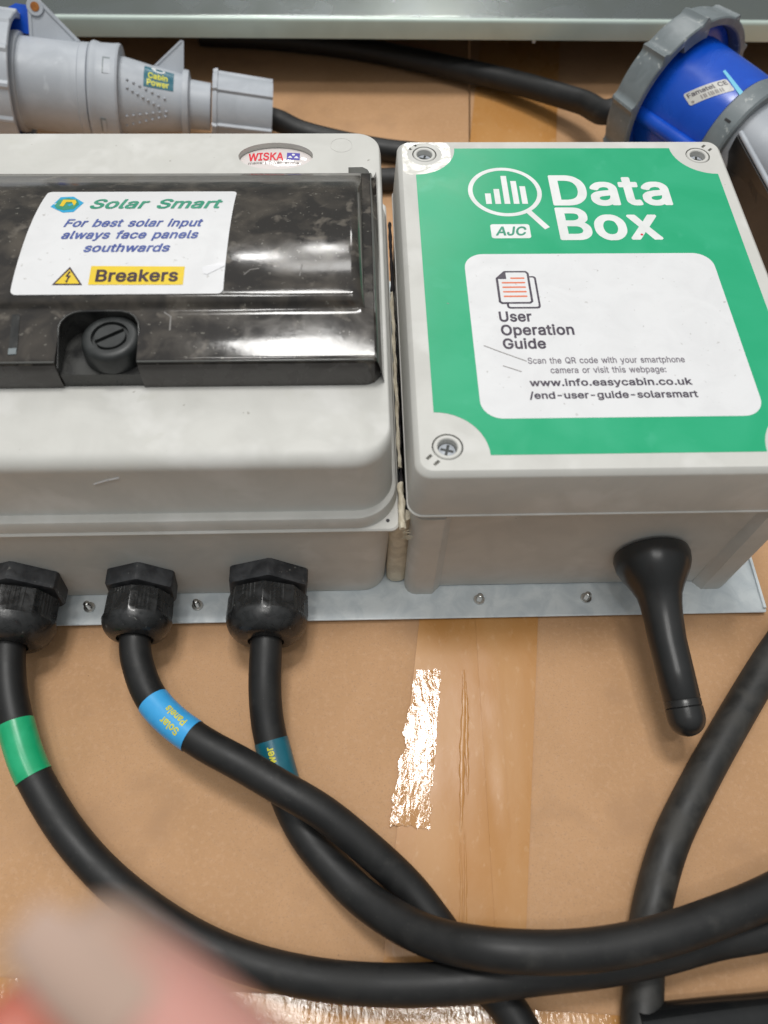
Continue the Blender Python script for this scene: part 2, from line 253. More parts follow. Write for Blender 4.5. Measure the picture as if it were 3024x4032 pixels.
# ------------------------------------------------------------------ lettering
GLYPHS = {}
GLYPHS[0] = (
    '-453;337,244 114,244 114,188 337,188|.188;131,70 122,79 112,84 102,86 93,87 86,86 70,79 57,66 53,60 50,50 50,32 57,16 60,12 70,3 86,-4 105,-4 122,3 134,16 138,24 140,34 141,44 138,58|/250;23'
    '5,533 178,533 14,-76 71,-76 72,-75|:188;131,70 122,79 112,84 102,86 93,87 86,86 70,79 57,66 53,60 50,50 50,32 57,16 60,12 70,3 86,-4 105,-4 122,3 134,16 138,24 140,34 141,44 138,58;131,346 1'
    '26,350 114,359 98,362 85,361 78,359 64,350 57,342 50,326 50,306 57,290 60,287 70,278 78,274 85,272 93,271 102,272 112,274 122,278 134,290 138,298 140,309 141,318 138,333 134,342|A480;276,508'
    ' 200,508 16,0 86,0 135,142 344,142 394,0 463,0;239,455 250,421 257,393 268,356 324,199 155,199 192,303 194,316 202,336 205,348 216,381 237,452|B456;365,463 346,481 328,492 309,500 268,508 24'
    '8,509 60,509 60,0 254,0 277,1 302,4 326,10 344,18 362,28 378,39 390,52 400,66 410,87 416,112 418,122 418,141 417,156 414,174 409,190 394,216 388,224 374,237 364,245 347,254 328,261 315,262 3'
    '15,267 326,270 348,280 366,293 373,300 386,318 393,334 397,356 398,370 397,394 394,408 381,442;325,205 335,194 344,181 348,172 355,150 354,119 350,106 341,92 329,79 314,70 295,62 273,58 252,'
    '57 125,57 125,231 252,231 266,230 280,228 294,224 309,216;312,430 323,418 330,404 334,389 336,368 334,350 330,338 322,324 316,316 306,307 300,302 280,292 266,288 254,286 242,285 125,285 125,'
    '452 243,452 264,450 286,445 300,439|C510;421,454 406,468 390,480 374,490 356,498 328,508 306,513 282,516 263,516 234,514 206,508 178,498 150,484 126,466 102,444 86,422 70,394 58,364 48,328 4'
    '2,294 40,259 42,214 48,178 56,147 70,114 86,88 102,64 126,42 150,25 178,10 206,0 234,-5 263,-7 282,-6 306,-4 338,4 356,10 374,20 390,29 414,47 428,62 448,90 458,108 469,141 473,160 408,160 4'
    '02,136 389,114 377,98 366,88 348,74 326,64 316,60 305,57 282,53 244,54 224,58 204,66 184,76 168,88 151,104 137,122 124,146 116,169 109,193 105,221 103,250 105,287 109,315 116,339 124,364 136'
    ',383 148,402 168,420 184,432 202,442 222,450 244,454 270,456 302,452 326,446 348,435 366,421 377,411 389,396 402,372 408,348 473,348 469,368 456,402 448,418 438,434|D503;402,438 378,461 354,'
    '478 326,492 295,501 262,507 230,509 60,509 60,0 224,0 258,2 292,8 322,17 352,31 358,35 376,48 393,63 400,70 417,92 432,118 440,136 447,152 455,180 460,215 462,260 460,295 456,327 446,362 434'
    ',390 420,416;338,415 354,400 366,384 380,360 388,336 394,310 398,286 399,262 398,233 394,200 388,170 380,150 368,128 356,112 338,94 332,90 318,81 296,70 276,64 246,58 237,58 125,57 125,452 2'
    '24,452 250,450 274,446 298,438 316,430|E419;372,509 60,509 60,0 375,0 375,57 125,57 125,229 355,229 355,286 125,286 125,452 372,452|F410;369,509 60,509 60,0 125,0 125,221 346,221 346,278 125'
    ',278 125,452 369,452|G521;429,446 416,458 390,480 358,498 338,505 305,513 288,515 261,516 232,514 204,508 176,498 148,484 124,466 102,444 85,422 70,394 56,358 47,330 44,313 42,288 40,249 42,'
    '213 46,181 58,144 70,114 85,88 102,66 126,42 148,25 176,10 204,1 234,-5 272,-7 300,-5 327,0 352,8 376,18 400,33 416,47 436,68 451,90 463,114 471,140 476,168 478,196 478,256 283,256 283,199 4'
    '15,199 415,196 414,178 410,159 404,140 394,120 386,106 377,96 360,81 346,71 328,63 308,56 292,54 274,53 245,54 225,58 202,66 184,76 168,88 150,106 137,124 126,144 116,169 108,196 105,221 103'
    ',250 105,287 109,315 116,339 124,364 137,386 149,403 166,419 185,434 202,444 222,450 242,454 268,456 304,452 326,444 348,434 363,422 380,404 388,392 400,370 408,349 474,349 466,380 458,400 4'
    '50,415|H517;457,509 392,509 392,289 125,289 125,509 60,509 60,0 125,0 125,232 392,232 392,0 457,0|I301;269,509 31,509 31,452 118,452 118,57 31,57 31,0 269,0 269,57 183,57 183,452 269,452|J39'
    '7;336,509 272,509 272,142 270,122 266,105 258,88 250,76 236,64 220,56 205,51 190,50 165,51 148,56 134,64 124,72 111,88 106,98 99,122 98,173 33,173 33,142 36,114 44,82 57,54 73,35 98,15 124,3'
    ' 152,-4 188,-7 218,-4 239,1 246,3 266,12 272,15 292,31 313,54 326,80 328,86 334,110 336,140|K467;448,509 364,509 165,294 157,282 148,272 130,250 124,242 125,509 60,509 60,0 125,0 125,168 198'
    ',244 372,0 449,0 243,288 244,291|O534;429,446 408,466 384,484 356,498 328,508 300,514 263,516 234,514 206,508 178,498 150,484 128,468 103,443 86,422 70,394 56,361 48,330 42,294 40,249 42,214'
    ' 48,178 58,144 70,114 86,88 104,64 129,40 150,25 178,10 206,0 234,-5 263,-7 300,-5 328,0 356,10 384,25 408,42 429,62 448,88 464,114 476,144 486,181 491,213 493,249 491,295 486,330 478,360 46'
    '4,394 448,422;368,420 384,402 396,386 408,364 420,334 426,312 429,288 430,262 430,230 425,193 418,166 408,144 398,125 383,104 368,89 350,76 330,66 309,58 290,54 272,53 250,54 224,58 198,68 1'
    '84,76 168,88 150,106 137,122 124,144 116,169 110,191 105,221 103,258 105,287 109,315 116,339 124,364 136,383 150,402 168,422 184,433 204,444 222,450 244,454 270,456 290,454 310,450 334,441 3'
    '50,433|P445;370,458 350,476 332,487 312,497 288,504 264,507 238,509 60,509 60,0 125,0 125,186 242,186 264,187 290,191 312,198 332,207 350,219 362,230 379,248 390,266 398,282 404,303 407,323 '
    '409,351 404,390 398,413 390,430 379,448;316,425 326,414 334,402 342,377 344,364 344,331 342,318 338,304 327,282 316,270 298,256 288,252 270,246 254,243 238,242 125,242 125,452 237,452 266,45'
    '0 296,440|Q534;429,446 408,466 384,484 356,498 328,508 300,514 263,516 234,514 206,508 178,498 150,484 128,468 103,443 86,422 70,394 56,361 48,330 42,294 40,249 42,214 48,178 58,144 70,114 8'
    '6,88 104,64 127,41 150,25 178,10 204,1 239,-6 263,-7 295,-6 328,0 358,11 401,-48 468,-48 404,38 408,42 429,62 448,88 464,116 476,144 486,176 492,220 493,259 491,295 486,330 478,360 464,394 4'
    '48,422;368,420 384,402 396,386 408,364 420,334 426,312 429,288 430,262 430,230 425,193 418,166 408,144 398,125 383,104 366,88 313,159 245,159 318,63 290,54 272,53 244,54 224,58 204,66 184,76'
    ' 168,88 150,106 137,122 124,144 116,169 110,191 105,221 103,258 105,287 109,315 116,339 124,364 136,383 150,402 168,422 184,433 204,444 222,450 244,454 270,456 290,454 310,450 334,441 350,43'
    '3|R449;370,462 352,478 334,489 315,496 288,504 240,509 60,509 60,0 125,0 125,198 243,198 247,198 352,0 428,0 314,208 314,210 334,217 350,227 366,238 370,244 380,254 390,270 399,290 405,308 4'
    '08,328 409,346 408,376 405,396 399,416 390,434 380,450;317,427 333,407 338,395 342,378 345,356 344,336 338,310 333,298 327,290 317,279 310,273 298,266 267,258 238,255 125,255 125,452 238,452'
    ' 267,450 298,440|S447;368,460 352,476 334,488 316,498 276,511 249,514 224,516 176,510 159,506 138,498 118,488 102,476 85,461 75,448 64,430 58,412 53,394 52,369 54,347 60,326 71,306 84,292 10'
    '6,273 128,260 152,250 186,238 266,216 282,210 296,206 308,199 326,186 338,172 345,152 346,136 345,125 336,102 323,84 312,74 296,64 271,54 243,50 220,49 196,52 179,55 158,62 142,71 122,89 116'
    ',98 110,111 104,137 38,137 41,114 46,94 54,76 64,60 74,47 90,31 108,19 128,8 150,0 196,-8 218,-9 245,-8 276,-4 301,2 322,10 344,21 360,34 374,48 386,64 396,82 404,100 407,117 408,143 406,169'
    ' 401,186 395,198 380,218 360,238 346,245 336,252 312,264 275,276 206,294 170,308 158,313 140,324 124,342 118,353 116,362 115,373 118,396 122,408 134,426 144,435 164,447 172,450 193,456 221,4'
    '59 248,457 268,453 286,447 302,437 318,424 326,412 334,396 337,378 401,378 399,398 395,412 388,432 377,450|U518;457,509 393,509 393,174 390,150 384,128 377,112 368,98 354,84 336,70 316,61 29'
    '9,56 280,53 264,52 238,53 219,56 202,61 186,68 172,77 158,90 148,102 133,128 126,150 124,174 124,509 60,509 60,170 62,151 66,126 74,102 88,74 98,60 106,51 116,41 134,27 154,15 176,5 202,-2 2'
    '28,-7 266,-8 290,-7 316,-2 340,5 362,14 384,28 398,39 419,60 433,80 444,102 452,125 456,147 457,166|W687;670,509 603,509 602,508 506,132 493,65 492,66 486,93 461,201 380,508 306,509 214,156 '
    '205,121 204,108 194,68 194,62 189,79 186,100 175,144 171,168 166,184 162,203 82,508 16,509 155,0 230,0 323,340 338,410 342,436 344,432 348,402 363,338 371,313 454,1 455,0 530,0|a390;306,344 '
    '296,353 278,366 252,376 224,382 207,384 177,384 162,382 138,376 104,364 78,346 66,334 48,308 41,291 99,274 107,288 126,308 140,318 157,326 170,329 193,331 221,329 232,326 240,322 254,312 267'
    ',298 272,282 276,266 276,253 274,246 271,239 266,236 256,231 245,228 180,220 124,211 90,200 66,187 62,183 49,170 43,162 40,154 34,136 30,112 31,89 34,74 40,58 56,33 80,12 94,4 106,0 140,-8 1'
    '56,-9 178,-8 204,-3 218,2 235,11 248,22 264,38 269,44 272,52 277,52 277,0 337,0 337,256 336,274 329,306 315,334;276,190 276,135 275,125 270,106 257,82 240,66 228,59 214,52 188,46 174,45 152,'
    '46 138,49 120,56 108,65 102,72 94,86 92,94 92,108 94,123 98,132 102,138 110,145 124,155 143,162 177,168 198,170 240,177 264,184 270,186|b425;345,332 330,347 314,361 294,372 273,378 253,383 2'
    '11,384 181,378 170,373 160,367 148,356 136,345 131,336 122,326 119,320 118,319 114,319 114,509 53,509 53,0 112,0 112,59 118,59 136,32 152,17 172,4 197,-5 225,-8 253,-7 273,-2 294,4 318,19 33'
    '0,29 346,44 359,64 369,82 380,109 386,134 389,158 390,196 388,230 385,246 380,269 369,296 359,314;286,306 301,290 311,272 316,262 321,246 326,225 328,194 326,154 321,132 316,116 309,100 301,'
    '88 294,78 268,57 254,51 238,48 216,47 202,48 188,51 174,57 152,72 140,86 125,114 120,133 113,168 113,212 116,228 122,256 132,278 140,292 160,312 174,320 202,329 216,330 233,330 252,326 268,3'
    '19 280,311|c396;328,337 316,349 304,357 286,367 272,374 235,383 201,384 178,382 158,378 136,371 116,360 100,348 80,328 66,310 55,290 46,268 40,242 36,218 34,190 36,158 40,134 46,109 56,84 68'
    ',64 80,48 102,27 116,16 138,6 160,-2 178,-6 201,-8 223,-8 246,-4 263,0 284,8 305,20 316,29 334,46 353,76 360,90 363,102 305,117 304,116 301,106 296,94 282,76 272,66 250,54 235,49 205,46 174,'
    '50 158,57 144,66 132,78 114,104 107,120 100,146 96,182 96,201 99,225 106,251 114,272 132,298 144,310 158,319 174,326 188,329 202,330 227,329 250,322 264,315 281,302 296,281 300,271 302,263 3'
    '04,262 362,277 358,291 349,309 340,322|d425;372,509 311,509 311,319 306,320 303,326 298,330 287,346 280,353 266,366 254,372 240,378 214,384 190,384 172,383 152,378 132,372 112,361 94,347 78,'
    '331 66,314 54,292 46,272 39,246 34,210 34,182 35,158 39,132 45,110 54,84 66,64 79,44 86,36 96,28 110,16 130,5 152,-2 171,-7 190,-8 214,-7 228,-5 242,-1 264,10 287,30 307,59 313,59 313,0 372,'
    '0;272,304 282,294 291,282 300,264 308,232 311,212 312,184 309,149 306,133 293,100 284,86 264,65 250,57 238,52 222,48 201,47 186,48 172,51 158,57 139,71 124,88 114,102 102,134 98,154 96,184 9'
    '8,224 106,254 115,276 124,290 131,299 144,311 158,320 170,324 186,329 200,330 217,330 236,326 252,320|e404;331,330 320,341 294,361 268,374 252,379 223,384 179,383 158,378 136,370 114,359 98,'
    '348 81,330 67,312 56,292 46,269 38,240 35,216 34,194 35,158 46,109 56,84 68,64 80,48 100,28 116,16 138,6 162,-2 174,-5 184,-7 206,-8 226,-8 247,-6 284,4 298,11 312,19 324,29 338,42 353,62 36'
    '0,78 365,91 307,105 306,104 302,96 292,80 278,66 262,56 245,50 215,46 194,47 178,50 150,61 138,70 126,82 118,92 110,104 103,125 100,140 96,162 96,169 371,169 370,222 368,243 364,258 356,284 '
    '350,298 341,316;268,310 283,294 298,268 307,238 309,221 96,221 99,242 102,255 108,270 116,282 124,292 137,306 146,313 158,321 172,326 188,329 201,330 224,329 236,326 250,322 264,314|f254;243'
    ',521 220,528 200,530 184,530 162,528 149,524 136,520 124,513 114,506 96,486 88,474 84,462 81,436 81,379 6,379 6,327 81,327 81,0 142,0 142,327 228,327 228,379 142,379 142,432 144,442 153,459 '
    '162,466 172,470 181,473 202,474 212,473 227,468|g425;372,379 313,379 313,319 308,319 307,320 304,326 299,330 288,346 282,353 264,367 256,372 242,378 229,382 215,384 190,384 172,383 153,378 1'
    '30,371 112,361 98,350 78,330 66,314 54,292 48,276 39,247 35,222 34,198 34,170 38,138 46,110 55,90 78,54 94,39 112,27 132,16 152,10 172,6 214,5 240,10 264,21 280,34 287,40 306,68 311,68 311,-'
    '12 310,-29 304,-48 295,-62 282,-75 266,-86 248,-92 230,-96 190,-97 177,-95 154,-88 136,-78 119,-63 100,-41 51,-69 60,-84 68,-96 92,-119 104,-127 132,-140 167,-148 192,-150 212,-151 231,-150 '
    '252,-147 292,-136 324,-117 341,-101 350,-90 360,-72 366,-59 368,-50 372,-26;272,306 285,292 300,264 306,245 312,214 312,170 310,156 305,136 300,120 293,106 285,94 272,82 264,75 250,68 236,62'
    ' 224,60 201,59 186,60 172,63 158,68 144,76 136,83 124,96 116,108 108,124 102,141 99,154 97,171 96,198 99,230 104,250 115,278 132,300 144,312 158,320 187,329 210,330 223,329 232,326 252,320 2'
    '64,312|h410;324,346 310,360 296,369 279,376 248,383 232,384 206,383 181,377 168,372 152,362 136,348 124,332 114,316 114,509 53,509 53,0 114,0 114,244 117,258 126,284 139,301 150,311 168,320 '
    '184,326 207,329 230,328 246,323 260,315 274,302 283,292 292,270 295,257 296,240 296,0 357,0 357,246 356,266 353,286 348,306 340,322 332,336|i167;114,379 53,379 53,0 114,0;116,510 112,514 102'
    ',520 90,524 74,523 66,521 60,517 48,506 44,500 42,492 41,485 42,474 44,468 48,462 60,448 74,444 90,444 99,446 108,449 119,460 126,474 126,492 122,500|k381;360,379 284,379 121,212 114,212 114'
    ',509 53,509 53,0 114,0 114,141 154,178 294,0 372,0 201,216|l189;114,509 53,509 53,80 54,64 58,46 65,32 73,21 88,8 102,2 124,-2 158,-2 181,3 170,54 150,52 130,54 120,62 116,69 114,80|m610;524'
    ',352 510,364 498,372 469,383 441,386 420,385 406,383 392,380 370,370 349,355 336,342 329,332 322,322 318,311 317,310 316,316 310,330 299,348 285,363 274,372 258,380 240,385 206,386 194,384 1'
    '72,376 160,370 143,357 131,345 118,324 112,310 112,379 53,379 53,0 114,0 114,254 121,278 132,298 148,314 158,320 168,325 187,330 216,329 230,326 242,320 250,314 262,302 269,288 273,276 274,2'
    '64 274,0 335,0 335,250 338,271 345,290 351,300 366,315 374,320 384,324 404,330 434,329 446,326 460,322 472,314 478,308 483,302 490,290 494,274 496,256 496,0 557,0 557,260 556,278 553,297 548'
    ',314 541,328 532,342|n410;324,346 310,360 296,369 279,376 248,383 232,384 206,383 181,377 168,372 152,362 136,348 124,332 112,312 112,379 53,379 53,0 114,0 114,244 117,258 126,284 139,301 15'
    '0,311 168,320 184,326 207,329 230,328 246,323 260,315 274,302 283,292 292,270 295,257 296,240 296,0 357,0 357,246 356,266 353,286 348,306 340,322 332,336|o416;333,330 318,346 300,360 278,371'
    ' 257,378 234,383 201,384 178,382 158,378 136,371 116,360 100,348 80,328 66,310 55,290 46,268 40,242 36,218 34,190 36,158 40,134 46,109 56,84 68,64 80,48 102,27 116,16 138,6 160,-2 178,-6 201'
    ',-8 234,-7 255,-2 278,6 300,16 318,30 333,46 348,66 360,86 369,108 376,134 380,158 381,180 380,218 376,244 370,266 358,292 347,312;280,302 293,286 300,274 306,261 312,241 316,225 318,208 319'
    ',182 316,150 307,116 297,96 284,78 267,64 258,57 244,52 228,48 205,46 172,51 158,57 139,71 126,86 114,104 107,120 98,154 96,182 98,222 103,243 108,258 115,274 132,298 144,310 158,320 174,326'
    ' 188,329 202,330 222,330 241,326 258,319|p425;345,332 330,347 314,361 294,372 273,378 253,383 211,384 181,378 170,373 160,367 148,356 136,344 118,319 112,319 112,379 53,379 53,-143 114,-143 '
    '114,59 118,59 136,32 152,17 165,8 184,-1 197,-5 217,-8 235,-8 253,-7 273,-2 294,4 299,8 314,16 330,29 346,44 359,64 370,84 380,109 385,132 390,167 390,211 386,244 378,272 370,292 364,306 359'
    ',314;286,306 301,290 311,272 316,262 321,246 326,225 328,194 326,154 321,132 316,116 309,100 301,88 294,78 268,57 254,51 238,48 216,47 202,48 188,51 174,57 152,72 140,86 125,114 120,133 113,'
    '168 113,212 116,228 122,256 132,278 140,292 160,312 174,320 202,329 216,330 233,330 252,326 268,319 280,311|r259;243,384 217,385 195,384 166,375 152,367 142,360 135,353 122,336 115,321 112,3'
    '21 112,379 53,379 53,0 114,0 114,251 118,267 125,282 131,292 148,309 158,315 165,318 184,324 204,326 226,325 243,322|s365;294,344 280,358 268,366 240,378 208,384 166,384 132,378 100,363 86,3'
    '54 65,332 57,320 51,306 48,291 47,270 48,254 53,236 61,222 70,210 86,196 102,186 124,177 152,169 213,155 240,146 252,138 260,130 265,122 268,106 267,90 262,80 256,72 244,62 232,54 218,50 201'
    ',46 186,45 164,46 152,48 136,54 124,60 105,78 99,92 94,107 37,94 36,93 45,62 53,50 67,32 74,26 84,18 96,10 112,3 127,-2 161,-7 178,-8 198,-8 224,-5 260,6 290,24 304,38 312,46 322,62 326,76 3'
    '30,89 331,112 330,126 325,142 317,158 309,168 292,183 274,194 258,201 236,208 158,226 132,237 125,242 116,251 112,259 109,274 110,290 114,300 120,306 130,317 144,324 154,328 175,332 190,333 '
    '203,332 218,328 232,323 242,317 256,300 264,288 268,277 323,290 323,294 314,318 307,328|t228;126,471 65,471 65,379 6,379 6,327 65,327 65,90 67,70 70,58 72,52 80,34 94,20 106,10 124,2 144,-3 '
    '182,-4 200,-2 212,2 213,3 202,54 186,51 174,50 162,50 151,52 142,56 138,58 134,63 128,76 126,95 126,327 204,327 204,379 126,379|u410;357,379 296,379 296,149 293,121 289,108 278,88 272,81 260'
    ',69 250,62 238,56 224,52 204,50 184,52 165,56 150,64 134,78 127,88 118,106 115,122 114,139 114,379 53,379 53,134 54,114 57,94 62,74 69,58 78,44 86,34 100,20 110,14 125,6 137,2 148,-2 168,-4 '
    '188,-5 204,-4 221,0 237,6 258,17 274,32 286,46 298,69 298,0 357,0|v390;371,379 304,378 220,146 214,125 206,103 203,86 198,71 195,58 174,129 84,378 17,379 162,0 226,0|w567;545,379 480,379 429'
    ',194 423,177 408,114 402,89 398,67 396,68 382,135 372,173 362,215 316,379 252,379 196,179 186,132 180,112 170,67 149,158 143,176 136,202 88,378 87,379 23,379 138,0 199,0 200,1 248,173 252,18'
    '4 255,199 263,224 284,308 290,288 297,251 305,226 319,171 368,1 429,0|x379;352,379 282,379 223,291 203,256 192,232 157,291 100,379 29,379 155,194 21,0 91,0 158,100 172,122 188,155 190,155 19'
    '4,146 221,100 287,0 358,0 224,192|y390;371,379 304,378 214,129 202,88 195,59 191,69 187,88 174,129 84,378 17,379 163,0 146,-48 136,-68 124,-80 113,-86 98,-90 86,-90 72,-87 61,-86 47,-139 76,'
    '-145 106,-145 126,-141 138,-136 160,-124 177,-108 184,-98 196,-76 204,-58| 280;')
